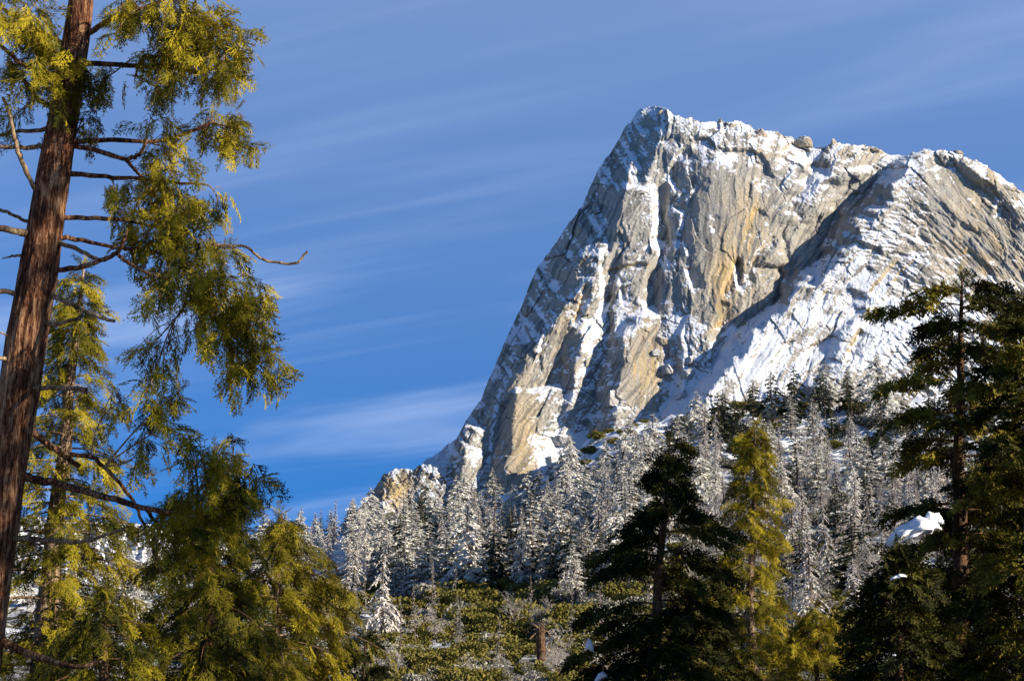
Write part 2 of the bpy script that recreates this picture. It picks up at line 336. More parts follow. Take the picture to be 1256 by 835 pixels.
def build_rock():
    NU, NS = 1240, 620
    uu = np.linspace(430, 1455, NU)
    sky = np.interp(uu, *np.array(SKY).T)
    jag = 1.5 * fbm(uu / 9, uu * 0 + .3, 5, 4) + 1.2 * np.abs(fbm(uu / 21, uu * 0 + 7.3, 8, 2))
    cell = np.floor((uu + 5 * noise2(uu / 17, uu * 0, 77)) / 10); jag = jag - 3.2 * (_hash(cell, cell * 0, 12) - .35) * (uu > 765) - 1.6 * (_hash(np.floor(uu / 4), cell * 0, 13) - .5)
    s = np.linspace(0, 1, NS) ** 1.05
    U = np.repeat(uu[:, None], NS, 1); bot = np.maximum(670, sky[:, None] + 60)
    Vv = sky[:, None] + s[None] * (bot - sky[:, None]) + jag[:, None] * np.exp(-s[None] * (bot - sky[:, None]) / 12)
    d, which, wu, wv = rock_depth(U, Vv)
    # overall lean, easing into the rounded top and the apron below right
    dtop = Vv - sky[:, None]
    lean = np.interp(Vv, [130, 200, 300, 420, 520, 600, 700], [250, 200, 145, 92, 44, 0, -60])
    d = d + lean
    d = d + 16 * np.exp(-dtop / 9.0) + 12 * np.exp(-dtop / 30.0)
    tan = np.zeros_like(d); keep = np.zeros_like(d)
    for pts, h, wd, D, tn in STEPS:
        p = np.array(pts, float); lo = p.min(0) - D - wd - 4; hi = p.max(0) + D + wd + 4
        iu = np.where((uu > lo[0]) & (uu < hi[0]))[0]
        if len(iu) == 0: continue
        sl = slice(iu[0], iu[-1] + 1)
        u = U[sl] + 1.4 * fbm(U[sl] / 7, Vv[sl] / 7, 31, 2); v = Vv[sl] + 1.4 * fbm(U[sl] / 7, Vv[sl] / 7, 47, 2)
        best = np.full(u.shape, 1e9); sg = np.zeros_like(best); par = np.zeros_like(best)
        L = np.r_[0, np.cumsum(np.hypot(*np.diff(p, axis=0).T))]
        for i in range(len(p) - 1):
            a, b_ = p[i], p[i + 1]; e = b_ - a; l2 = (e * e).sum()
            t = np.clip(((u - a[0]) * e[0] + (v - a[1]) * e[1]) / l2, 0, 1)
            dx = u - a[0] - t * e[0]; dy = v - a[1] - t * e[1]; ds = np.hypot(dx, dy)
            n = np.array([e[1], -e[0]]) / math.sqrt(l2)
            c = ds < best; best = np.where(c, ds, best); sg = np.where(c, np.sign(dx * n[0] + dy * n[1]), sg); par = np.where(c, (L[i] + t * math.sqrt(l2)) / L[-1], par)
        sd_ = best * sg
        prof = np.clip(sd_ / wd, 0, 1) * np.clip(1 - (sd_ - wd) / D, 0, 1) * np.clip(np.minimum(par, 1 - par) * 6, .15, 1) * (sd_ < D + wd)
        d[sl] += h * prof
        if not tn and abs(p[-1, 1] - p[0, 1]) > abs(p[-1, 0] - p[0, 0]) and p[-1, 1] > p[0, 1]: keep[sl] = np.maximum(keep[sl], (sd_ > -1.5) * (sd_ < wd * 1.15) * np.clip(np.minimum(par, 1 - par) * 8, 0, 1))
        if tn: tan[sl] = np.maximum(tan[sl], tn * ((sd_ > -2) & (sd_ < wd * 1.3)) * np.clip(prof * 3, 0, 1))
    # jointed granite: tilted facets at three sizes, stretched along the fall line of each side
    smooth_face = np.exp(-(((U - 880) / 38) ** 2 + ((Vv - 265) / 70) ** 2)) + np.exp(-(((U - 640) / 22) ** 2 + ((Vv - 560) / 60) ** 2)) + np.exp(-(((U - 1165) / 40) ** 2 + ((Vv - 235) / 30) ** 2)) + np.exp(-(((U - 920) / 40) ** 2 + ((Vv - 440) / 50) ** 2)) + np.exp(-(((U - 790) / 26) ** 2 + ((Vv - 440) / 40) ** 2))
    smooth_face = smooth_face + .75 * np.exp(-(((U - 1175) / 80) ** 2 + ((Vv - 340) / 110) ** 2)) + .5 * np.exp(-(((U - 1010) / 50) ** 2 + ((Vv - 420) / 60) ** 2))
    rough = np.clip(1 - .80 * smooth_face, .18, 1)
    wts = []
    for xs, ws in (([430, 780, 850, 920, 960, 1060, 1130], [1, .8, 0, 0, 1, 1, 0]), ([760, 850, 920, 960], [0, 1, 1, 0]), ([1060, 1140], [0, 1])):
        wts.append(np.interp(U, xs, ws))
    wsum = sum(wts); det = np.zeros_like(d); nz1 = np.zeros_like(d); nz2 = np.zeros_like(d)
    for w_, an, sd0 in zip(wts, (.52, .06, -.62), (0, 200, 400)):
        c_ = np.where((w_ > 0).any(1))[0]; q = slice(c_[0], c_[-1] + 1)
        ca, sa = math.cos(an), math.sin(an); w_ = w_[q] / wsum[q]
        P = U[q] * ca + Vv[q] * sa + 5 * wu[q]; Q = -U[q] * sa + Vv[q] * ca + 5 * wv[q]
        dd = np.zeros_like(P)
        for i, (cw, ch, amp, tl) in enumerate([(36, 66, 3.6, .40), (15, 27, 1.9, .40), (6.5, 11, 1.0, .42), (3.0, 4.4, .55, .42)]):
            hx, hy, ex, ey, F = worley(P / cw, Q / ch, 100 + i * 9 + sd0)
            a = _hash(hx, hy, 3) - .5; b2 = _hash(hx, hy, 5) - .5; c = _hash(hx, hy, 8) - .5
            dd += tl * 2 * a * ex * cw * .6 + tl * 1.3 * b2 * ey * ch * .4 + amp * c + amp * .35 * np.exp(-F * (9 + 6 * i))
        dd += 1.0 * np.abs(fbm(P / 30, Q / 90, 61, 4)) + .8 * fbm(P / 7, Q / 16, 67, 4)
        det[q] += w_ * dd; nz1[q] += w_ * fbm(P / 14, Q / 34, 91, 4); nz2[q] += w_ * fbm(P / 4.5, Q / 70, 29, 4)
    rough = .86 * rough * (1 + .9 * np.exp(-dtop / 22))
    d = d + rough * det + (.2 + .25 * rough) * fbm(U / 2.6, Vv / 2.6, 71, 3)
    # long folds: water-worn ribs down the apron, exfoliation sheets sweeping across the right buttress
    ap = np.exp(-(((U - 960) / 80) ** 2 + ((Vv - 430) / 75) ** 2))
    d = d + ap * 7 * np.abs(fbm((U * .86 + Vv * .50) / 26, (Vv * .86 - U * .5) / 150, 111, 3))
    rt = np.clip((U - 1070) / 50, 0, 1) * np.clip((Vv - 215) / 30, 0, 1)
    q_ = (Vv - .62 * (U - 1100) - .0022 * (U - 1100) ** 2 * np.sign(U - 1100)) + 6 * wu
    sw = q_ / 21 + .9 * fbm(U / 60, Vv / 30, 113, 2); fr = sw - np.floor(sw)
    d = d + rt * (5 * fr * _hash(np.floor(sw), np.floor(sw) * 0 + np.floor(U / 90), 7) + 2.5 * fbm(U / 30, q_ / 9, 115, 3))
    wl_ = np.exp(-(((U - pl([(1090, 225), (1035, 280), (990, 330), (940, 385), (900, 430)], Vv)) / 34) ** 2)) * (Vv > 215) * (Vv < 440)
    d = d + wl_ * 7 * np.abs(fbm((U * .72 - Vv * .69) / 40, (U * .69 + Vv * .72) / 9, 145, 4))
    # ledges cut across the left flank and the right buttress
    lf = np.clip((pl([(812, 150), (800, 200), (765, 262), (750, 300), (722, 335), (690, 390), (636, 460), (592, 530), (550, 620), (530, 680)], Vv) - U) / 16, 0, 1)
    st = np.abs(fbm((U * .85 - Vv * .5) / 26, (U * .5 + Vv * .85) / 7, 81, 3))
    d = d + lf * 3.6 * st + lf * 2.6 * np.abs(fbm((U * .55 + Vv * .83) / 22, (U * .83 - Vv * .55) / 5, 83, 4))
    rb = np.exp(-(((U - 1100) / 60) ** 2 + ((Vv - 280) / 50) ** 2))
    d = d + rb * 3.5 * np.abs(fbm((U + Vv * .3) / 22, (Vv - U * .2) / 6, 85, 3))
    Y = RD + d * MPX
    Pw = at(U, Vv, Y)
    du = np.gradient(Pw, axis=0); dv = np.gradient(Pw, axis=1)
    N = np.cross(du, dv); N /= np.linalg.norm(N, axis=2, keepdims=True) + 1e-12
    N *= np.where(N[..., 1:2] > 0, -1, 1)
    nz = N[..., 2]
    # snow lies on ledges; plastered on the lee side flank, thick on the apron and the summit slopes
    blur = nz.copy()
    for _ in range(3):
        blur = (blur + np.roll(blur, 1, 0) + np.roll(blur, -1, 0) + np.roll(blur, 1, 1) + np.roll(blur, -1, 1)) / 5
    def blob(cx, cy, rx, ry): return np.exp(-(((U - cx) / rx) ** 2 + ((Vv - cy) / ry) ** 2))
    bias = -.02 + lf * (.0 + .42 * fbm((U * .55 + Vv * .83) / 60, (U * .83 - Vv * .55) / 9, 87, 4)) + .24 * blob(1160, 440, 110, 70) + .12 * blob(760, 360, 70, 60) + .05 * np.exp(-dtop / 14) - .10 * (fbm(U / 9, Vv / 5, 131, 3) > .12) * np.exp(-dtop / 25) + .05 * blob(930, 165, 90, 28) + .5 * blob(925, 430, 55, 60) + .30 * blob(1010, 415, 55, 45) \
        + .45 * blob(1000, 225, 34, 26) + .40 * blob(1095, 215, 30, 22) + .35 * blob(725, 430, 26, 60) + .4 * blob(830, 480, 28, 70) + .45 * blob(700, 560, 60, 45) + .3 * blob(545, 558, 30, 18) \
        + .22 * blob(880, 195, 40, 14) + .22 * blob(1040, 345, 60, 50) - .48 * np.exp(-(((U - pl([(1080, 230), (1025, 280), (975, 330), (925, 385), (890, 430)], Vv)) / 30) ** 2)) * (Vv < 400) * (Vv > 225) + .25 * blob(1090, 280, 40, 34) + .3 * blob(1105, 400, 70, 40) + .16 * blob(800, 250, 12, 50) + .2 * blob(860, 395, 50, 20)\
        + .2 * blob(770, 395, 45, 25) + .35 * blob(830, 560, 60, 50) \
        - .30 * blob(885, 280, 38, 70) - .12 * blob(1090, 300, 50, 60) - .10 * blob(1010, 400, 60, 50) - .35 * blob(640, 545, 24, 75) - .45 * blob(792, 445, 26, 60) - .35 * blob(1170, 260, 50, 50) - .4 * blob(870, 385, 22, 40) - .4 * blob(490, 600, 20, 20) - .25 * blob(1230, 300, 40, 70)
    snow = (.65 * nz + .35 * blur) - .53 + bias + .22 * nz1 + .17 * fbm(U / 3.2, Vv / 3.2, 95, 3) + .16 * fbm(U / 12, Vv / 12, 99, 3)
    snow = snow + .75 * keep * np.clip(.55 + .9 * fbm(U / 5, Vv / 8, 151, 3), 0, 1) + .16 * np.clip(N[..., 0], 0, 1) + ap * .35 * fbm((U * .86 + Vv * .50) / 7, (Vv * .86 - U * .5) / 70, 119, 3)  # strip snow; right-facing rock is also whitened, brightening the side turned to the sun
    snow = snow + .10 * wl_ * (fbm((U * .72 - Vv * .69) / 30, (U * .69 + Vv * .72) / 6, 147, 3) > .10) * 2.2
    snow = sstep(-.06, .22, snow)
    tint = np.clip(tan + .9 * blob(920, 285, 26, 60) * (.5 + .8 * nz2) + 1.0 * blob(888, 345, 16, 45) + .9 * blob(795, 450, 24, 60) * (.6 + .9 * fbm(U / 4, Vv / 60, 23, 3)) + .7 * blob(642, 550, 22, 70)
                   + 1.0 * blob(488, 600, 22, 24) + .5 * blob(700, 400, 24, 50) + .6 * blob(1200, 310, 70, 60) * (.5 + nz1) + .4 * blob(1000, 185, 100, 12) + .5 * blob(1215, 220, 40, 20) + .35 * blob(540, 580, 30, 30) + .9 * blob(770, 575, 22, 14)
                   + .02 + .20 * nz1, 0, 1)
    streak = np.clip(.5 + 1.1 * nz2, 0, 1)
    # back of the massif: rows behind the skyline so it stays solid from the side
    back = []
    for k, dz in ((10, -.5), (40, -6), (110, -45), (230, -140), (330, -290)):
        q = Pw[:, 0].copy(); q[:, 1] += k; q[:, 2] += dz; back.append(q)
    back = np.stack(back[::-1], 1)
    A = np.concatenate([back, Pw], 1); nb = back.shape[1]
    snow = np.concatenate([np.full((NU, nb), .8), snow], 1); tint = np.concatenate([np.zeros((NU, nb)), tint], 1); streak = np.concatenate([np.full((NU, nb), .5), streak], 1)
    ns = NS + nb
    i = (np.arange(NU - 1)[:, None] * ns + np.arange(ns - 1)[None]).ravel()
    F = np.stack([i, i + 1, i + ns + 1, i + ns], -1)
    m = M('granite with snow')
    p = m.pos()
    n1 = m.noise(.06, 8, .65, p); n2 = m.noise(.5, 6, .7, p); n3 = m.noise(2.2, 4, .7, p)
    grey = m.ramp(n2, [(.22, (.17, .157, .138)), (.45, (.335, .308, .262)), (.80, (.47, .432, .362))])
    tanc = m.ramp(n2, [(.25, (.30, .19, .08)), (.5, (.48, .345, .165)), (.8, (.56, .46, .29))])
    base = m.mix(m.attr('tan'), grey, tanc)
    dark = m.math('MULTIPLY', m.ramp(m.attr('streak'), [(.12, (1, 1, 1)), (.42, (0, 0, 0))]), .55)
    base = m.mix(dark, base, (.085, .082, .08))
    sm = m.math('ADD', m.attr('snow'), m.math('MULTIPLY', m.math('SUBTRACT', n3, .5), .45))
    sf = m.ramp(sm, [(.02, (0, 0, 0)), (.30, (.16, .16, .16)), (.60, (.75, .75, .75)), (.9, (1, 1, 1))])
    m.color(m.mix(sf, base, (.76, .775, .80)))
    m.bump(m.math('ADD', n3, m.math('MULTIPLY', n2, 2.0)), 1.0, .7)
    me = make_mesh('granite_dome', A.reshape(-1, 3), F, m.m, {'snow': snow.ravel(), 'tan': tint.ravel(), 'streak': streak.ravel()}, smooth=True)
    o = obj('mountain', me); structure(o)
    return uu, sky
build_rock()
# ------------------------------------------------------------------ terrain
def theta_b(u):
    """elevation angle (degrees) at which the slope meets the foot of the dome"""
    return np.interp(u, [-400, 60, 250, 400, 470, 560, 650, 690, 720, 760, 820, 900, 1000, 1256, 1700], [1.8, 2.0, 2.7, 3.6, 4.4, 5.2, 5.9, 6.9, 7.8, 8.4, 8.8, 9.0, 9.2, 9.9, 10.5])
YT = np.array([-400, -60, 0, 20, 60, 120, 190, 250.])
ZT = np.array([6, .6, 0, -.2, -2.6, -5.5, -6.6, -5.7])
def ground_z(x, y):
    x = np.asarray(x, float); y = np.asarray(y, float)
    near = np.interp(y, YT, ZT)
    yy = np.maximum(y, 120)
    u = 628 + FPX * x / yy * .98
    t = np.clip((yy - 250) / 600, 0, 1)
    th = -1.7 + (theta_b(u) + 1.7) * t ** .85
    z = CAMZ + np.minimum(yy, 850) * np.tan(np.radians(th))
    z = z - np.clip((yy - 900) / 900, 0, 1) ** 1.3 * np.clip(z + 10, 0, None) * 1.0
    k = sstep(190, 290, y)
    n = 3.0 * np.abs(fbm(x / 22, y / 30, 211, 3)) * sstep(300, 600, y) * (1 - sstep(1000, 1500, y)) + (2.6 * np.abs(fbm(x / 9, y / 11, 213, 3)) + 1.6 * (_hash(*worley(x / 7, y / 8, 215)[:2], 3) - .5)) * sstep(680, 760, y) * (1 - sstep(900, 1000, y)) + 2.2 * fbm(x / 60, y / 60, 201, 3) * sstep(40, 260, y) * (1 - sstep(1000, 1500, y)) + .18 * fbm(x / 5, y / 5, 205, 3)
    return near * (1 - k) + z * k + n
def base_y(u, v):
    """distance at which the slope is seen at photo pixel (u, v)"""
    ys = np.linspace(230, 860, 400)
    x, tz = rays(u, v)
    f = ground_z(x * ys, ys) - (CAMZ + tz * ys)
    i = np.where(f >= 0)[0]
    return ys[i[0]] if len(i) else 860.0

def snow_material():
    m = M('snowy hillside'); p = m.pos()
    n1 = m.noise(.045, 6, .65, p); n2 = m.noise(.6, 5, .7, p)
    soil = m.mix(n2, (.05, .042, .026), (.13, .105, .06)); soil = m.mix(m.ramp(n1, [(.4, (0, 0, 0)), (.6, (1, 1, 1))]), soil, (.07, .065, .025))
    py = m.N.new('ShaderNodeSeparateXYZ'); m.l(p, py.inputs[0]); hi = m.N.new('ShaderNodeMapRange'); m.l(py.outputs[1], hi.inputs[0])   # deeper snow high on the slope
    for i_, v_ in ((1, 640), (2, 800), (3, 0), (4, .14)): hi.inputs[i_].default_value = v_
    f = m.ramp(m.math('ADD', m.math('ADD', m.math('MULTIPLY', n1, .6), m.math('MULTIPLY', n2, .4)), hi.outputs[0]), [(.49, (0, 0, 0)), (.58, (1, 1, 1))])
    m.color(m.mix(f, soil, (.74, .755, .79))); m.bump(n2, .5, .6); return m.m
def build_ground():
    ys = np.unique(np.concatenate([np.linspace(-400, 0, 20), np.linspace(0, 250, 60), np.linspace(250, 700, 140), np.linspace(700, 900, 130), np.geomspace(900, 12000, 50)]))
    a = np.linspace(-1, 1, 420); a = np.sign(a) * np.abs(a) ** 1.5
    X = a[:, None] * (320 + np.maximum(ys, 0) * .72)[None]; Y = np.repeat(ys[None], len(a), 0)
    Z = ground_z(X, Y)
    V = np.stack([X, Y, Z], -1).reshape(-1, 3); n = len(ys)
    i = (np.arange(len(a) - 1)[:, None] * n + np.arange(n - 1)[None]).ravel()
    o = obj('ground', make_mesh('ground', V, np.stack([i, i + n, i + n + 1, i + 1], -1), snow_material(), smooth=True)); structure(o)
build_ground()

def build_far_ridge():
    """the snowy cliff seen through the cedars on the left, about 2.4 km off"""
    u = np.linspace(-260, 470, 300); D = 2400.0
    top = np.interp(u, [-260, 0, 60, 120, 165, 185, 215, 235, 300, 360, 420, 470], [640, 628, 634, 640, 643, 642, 655, 662, 652, 660, 690, 760]) + 4 * fbm(u / 16, u * 0, 301, 4)
    s = np.linspace(0, 1, 120); U = np.repeat(u[:, None], 120, 1); Vv = top[:, None] + s[None] * (820 - top[:, None])
    hx, hy, ex, ey, F = worley(U / 7, Vv / 11, 303)
    d = (820 - Vv) * 1.3 + 26 * np.abs(fbm(U / 24, Vv / 60, 305, 4)) + 4 * (_hash(hx, hy, 1) - .5) + 9 * fbm(U / 4, Vv / 4, 307, 4)
    band = np.abs(((Vv - 640) / 22 + fbm(U / 30, Vv / 30, 309, 2)) % 1 - .5) * 9
    P = at(U, Vv, D + (d + band) * D / FPX * .8)
    back = P[:, 0].copy(); back[:, 1] += 500; back[:, 2] -= 260; P = np.concatenate([back[:, None], P], 1)
    i = (np.arange(299)[:, None] * 121 + np.arange(120)[None]).ravel()
    m = M('snowy cliff'); p = m.pos(); n = m.noise(.03, 7, .7, p); nz = m.normz()
    f = m.ramp(m.math('ADD', m.math('MULTIPLY', nz, .8), n), [(.60, (0, 0, 0)), (.95, (1, 1, 1))])
    m.color(m.mix(f, (.27, .26, .25), (.76, .77, .79)))
    structure(obj('hills', make_mesh('far_ridge', P.reshape(-1, 3), np.stack([i, i + 1, i + 122, i + 121], -1), m.m, smooth=False)))
build_far_ridge()
# ------------------------------------------------------------------ foliage templates
def leaf(base, tip, width, nrm):
    base = np.array(base, float); tip = np.array(tip, float); d = tip - base
    w = np.cross(d, nrm); w /= np.linalg.norm(w) + 1e-9; mid = base + d * .45
    return [base, mid + w * width / 2, tip, mid - w * width / 2]
def template(quads):
    V = np.array(quads, float).reshape(-1, 3); return V, np.arange(len(V)).reshape(-1, 4)
def cedar_spray(rng, n=9, sub=2, wid=.043):
    q = []; up = np.array([0, 0, 1.0])
    c = lambda t: np.array([t, .04 * math.sin(3 * t), -.30 * t * t])
    for k in range(3): q.append(leaf(c(k / 3), c((k + 1.15) / 3), .035, up))
    for i in range(n):
        t = .10 + .86 * i / n
        for sgn in (-1, 1):
            if rng.random() < .12: continue
            L = .46 * (1 - .62 * t) * rng.uniform(.75, 1.2); a = R(rng.uniform(34, 52)) * sgn
            b = c(t); e = b + L * np.array([math.cos(a), math.sin(a), -.30 + rng.uniform(-.18, .12)])
            nn = up + rng.normal(0, .35, 3)
            q.append(leaf(b, e, wid, nn))
            for j in range(sub):
                for s2 in (-1, 1):
                    tt = .3 + .5 * j / max(1, sub - 1); bb = b + (e - b) * tt; a2 = a + s2 * R(rng.uniform(30, 48)); l2 = L * rng.uniform(.32, .5) * (1.15 - tt * .5)
                    q.append(leaf(bb, bb + l2 * np.array([math.cos(a2), math.sin(a2), -.35 + rng.uniform(-.2, .15)]), wid * .8, up + rng.normal(0, .45, 3)))
    return template(q)
def fir_spray(rng, n=7, wid=.10):
    q = []; up = np.array([0, 0, 1.0])
    c = lambda t: np.array([t, 0, .10 * t - .22 * t * t])
    for i in range(n):
        t = .08 + .9 * i / n
        for sgn in (-1, 1):
            L = .5 * (1 - .55 * t) * rng.uniform(.7, 1.15); a = R(rng.uniform(38, 62)) * sgn; b = c(t)
            e = b + L * np.array([math.cos(a), math.sin(a), rng.uniform(-.22, .10)])
            for k in range(3):
                t0 = k / 3; t1 = (k + 1.25) / 3
                q.append(leaf(b + (e - b) * t0, b + (e - b) * t1, wid * rng.uniform(.8, 1.25), up + rng.normal(0, .6, 3)))
    q.append(leaf(c(.6), c(1.12), wid, up))
    return template(q)
def stamp(acc, tpl, P, X, scale, tint, rng, roll=.5):
    """copies of a spray: local x runs along X, local z stays as upright as it can"""
    V, F = tpl; P = np.asarray(P, float); n = len(P)
    if n == 0: return
    X = X / (np.linalg.norm(X, axis=1, keepdims=True) + 1e-9)
    Z = np.array([0, 0, 1.0]) + rng.normal(0, roll, (n, 3)); Yv = np.cross(Z, X); Yv /= np.linalg.norm(Yv, axis=1, keepdims=True) + 1e-9
    Z = np.cross(X, Yv); sc_ = np.broadcast_to(scale, (n,))[:, None, None]
    W = P[:, None] + sc_ * (V[None, :, :1] * X[:, None] + V[None, :, 1:2] * Yv[:, None] + V[None, :, 2:] * Z[:, None])
    k = len(V)
    acc.add(W.reshape(-1, 3), (F[None] + (np.arange(n) * k)[:, None, None]).reshape(-1, 4), np.repeat(np.broadcast_to(tint, (n,)), k))

# ------------------------------------------------------------------ plant materials
def foliage_mat(name, c0, c1, c2, trans=.25):
    m = M(name); t = m.attr('tint'); col = m.ramp(t, [(0, c0), (.55, c1), (1, c2)])
    m.color(col); m.b.inputs['Roughness'].default_value = .75; m.b.inputs['Specular IOR Level'].default_value = .10
    tr = m.n('ShaderNodeBsdfTranslucent'); m.l(col, tr.inputs[0])
    mx = m.n('ShaderNodeMixShader'); mx.inputs[0].default_value = trans
    m.l(m.b.outputs[0], mx.inputs[1]); m.l(tr.outputs[0], mx.inputs[2]); m.l(mx.outputs[0], m.out.inputs[0]); return m.m
def bark_mat(name, c0, c1, sc_=1.0, dist=.03):
    """stringy bark: ridges run along the stem, furrows between them are darker, plates break at intervals"""
    m = M(name); p = m.objco()
    warp = m.n('ShaderNodeVectorMath', _operation='ADD'); m.l(p, warp.inputs[0])
    wn = m.n('ShaderNodeTexNoise', Scale=2.0 / sc_, Detail=3); m.l(p, wn.inputs['Vector']); ws = m.n('ShaderNodeVectorMath', _operation='SCALE', Scale=.10 * sc_); m.l(wn.outputs['Color'], ws.inputs[0]); m.l(ws.outputs[0], warp.inputs[1])
    q = warp.outputs[0]
    n = m.noise(22 / sc_, 5, .7, m.scaled(q, (1, 1, .10))); n2 = m.noise(3.0 / sc_, 5, .65, m.scaled(q, (1, 1, .35))); n3 = m.noise(55 / sc_, 3, .6, m.scaled(q, (1, 1, .25)))
    f = m.math('ADD', m.math('ADD', m.math('MULTIPLY', n, .62), m.math('MULTIPLY', n2, .38)), m.math('MULTIPLY', m.math('SUBTRACT', n3, .5), .25))
    m.color(m.ramp(f, [(.41, tuple(x * .12 for x in c0)), (.495, c0), (.56, tuple((a + b) / 2 for a, b in zip(c0, c1))), (.68, c1)])); m.bump(f, dist * 2, 1.0); return m.m
MC_LIT = foliage_mat('incense cedar foliage', (.030, .034, .005), (.18, .148, .009), (.37, .285, .018), .15)
MC_OLD = foliage_mat('cedar foliage browned', (.10, .06, .02), (.12, .09, .012), (.19, .15, .02))
MC_YEL = foliage_mat('golden cedar foliage', (.045, .042, .005), (.20, .16, .010), (.37, .285, .020), .15)
MF_DARK = foliage_mat('dark fir needles', (.010, .013, .004), (.055, .052, .009), (.24, .19, .024), .15)
MB_CEDAR = bark_mat('cinnamon cedar bark', (.12, .045, .021), (.47, .285, .155))
MB_PALE = bark_mat('pale cedar bark', (.20, .12, .07), (.48, .36, .24))
MB_FIR = bark_mat('fir bark', (.09, .05, .028), (.24, .13, .065))
MB_DEAD = bark_mat('weathered dead wood', (.18, .11, .06), (.50, .36, .22), .5, .01)
rg = np.random.default_rng(7)
T_CED = [cedar_spray(rg) for _ in range(5)]
T_CEDL = [cedar_spray(rg, 6, 1, .085) for _ in range(4)]
T_FIR = [fir_spray(rg) for _ in range(4)]

def conifer(name, top, base, r0, prof, mats, kind, nb, seed, spray, gap=.06, droop=.35, rise=.15, tintr=(.2, .9), start=.03, dens=1.0, side=None, parent_loc=True, az_bias=None, dead=0, lean_tip=None):
    """trunk with limbs, and a crown of sprays hung along them; prof = [(t, reach in m)], t = 0 at the base"""
    rng = np.random.default_rng(seed)
    top = np.array(top, float); base = np.array(base, float); H = np.linalg.norm(top - base)
    root = empty(name, base)
    tr = Acc(); cr = Acc()
    ts = np.linspace(0, 1, 26); wob = np.stack([fbm(ts * 3, ts * 0 + seed, 401, 2), fbm(ts * 3, ts * 0 + seed + 9, 403, 2), 0 * ts], 1) * H * .012
    TP = (top - base) * ts[:, None] + wob * np.sin(ts * np.pi)[:, None]
    tr_r = r0 * (1 - ts) ** .85 + .02 * r0 + .012
    tube(tr, TP, tr_r, 10, rough=.04, rng=rng)
    pr = np.array(prof, float); az = rng.uniform(0, 6.28)
    P_, X_, S_, T_ = [], [], [], []
    for i in range(nb):
        t = start + (1 - start) * (i + rng.uniform(0, .9)) / nb
        if t > .985: continue
        az += 2.4 + rng.normal(0, .35); L = np.interp(t, pr[:, 0], pr[:, 1]) * rng.uniform(.45, 1.18)
        if rng.random() < gap or L < .05: continue
        if side is not None: L *= side(az, t)
        p0 = np.array([np.interp(t, ts, TP[:, k]) for k in range(3)]); o = np.array([math.cos(az), math.sin(az), 0])
        s = np.linspace(0, 1, 7)
        bend = rng.normal(0, .12); lat = np.array([-o[1], o[0], 0])
        B = p0 + L * (s[:, None] * o + (bend * s * s)[:, None] * lat) + L * (rise * s - droop * s ** 2)[:, None] * np.array([0, 0, 1.0])
        br = max(.010, .11 * r0 * (1 - t) ** .5 + .006 * L) * (1 - .85 * s)
        tube(tr, B, br, 4)
        if rng.random() < dead: continue
        ns = max(3, int(dens * (5 + 15 * L / (spray * 4.2))))
        q = np.clip(rng.beta(2.0, 1.3, ns), .14, 1.0); sidev = rng.choice([-1, 1], ns) * (1 - q * .3)
        tang = np.gradient(B, axis=0); tang /= np.linalg.norm(tang, axis=1, keepdims=True)
        pos = np.stack([np.interp(q, s, B[:, k]) for k in range(3)], 1); tg = np.stack([np.interp(q, s, tang[:, k]) for k in range(3)], 1)
        pos += rng.normal(0, .10 * spray, (ns, 3)) + (rng.uniform(0, .30, ns) * L * .5 * (1 - q * .6))[:, None] * sidev[:, None] * lat
        x = tg * .7 + sidev[:, None] * lat * rng.uniform(.3, 1.0, ns)[:, None] + np.array([0, 0, -1.0]) * rng.uniform(-.05, .75, ns)[:, None] * (1.1 if kind == 'cedar' else .45)
        P_.append(pos); X_.append(x); S_.append(spray * rng.uniform(.65, 1.25, ns)); T_.append(np.clip(rng.uniform(*tintr) + rng.normal(0, .18, ns), 0, 1))
    # leader tuft
    m_ = 10; P_.append(np.stack([np.interp(rng.uniform(.93, 1, m_), ts, TP[:, k]) for k in range(3)], 1)); X_.append(rng.normal(0, 1, (m_, 3)) * (1, 1, .4) + (0, 0, .9)); S_.append(np.full(m_, spray * .7)); T_.append(rng.uniform(*tintr, m_))
    P_ = np.concatenate(P_); X_ = np.concatenate(X_); S_ = np.concatenate(S_); T_ = np.concatenate(T_)
    tp = {'cedar': T_CED, 'cedar_far': T_CEDL, 'fir': T_FIR}[kind if kind != 'cedar' or spray < .6 else 'cedar']; w_ = rng.integers(0, len(tp), len(P_))
    for k in range(len(tp)): stamp(cr, tp[k], P_[w_ == k], X_[w_ == k], S_[w_ == k], T_[w_ == k], rng, .85 if kind == 'fir' else .5)
    obj('trunk', tr.mesh(name + '_trunk', mats[1], smooth=True), root)
    obj('crown', cr.mesh(name + '_crown', mats[0]), root)
    return root
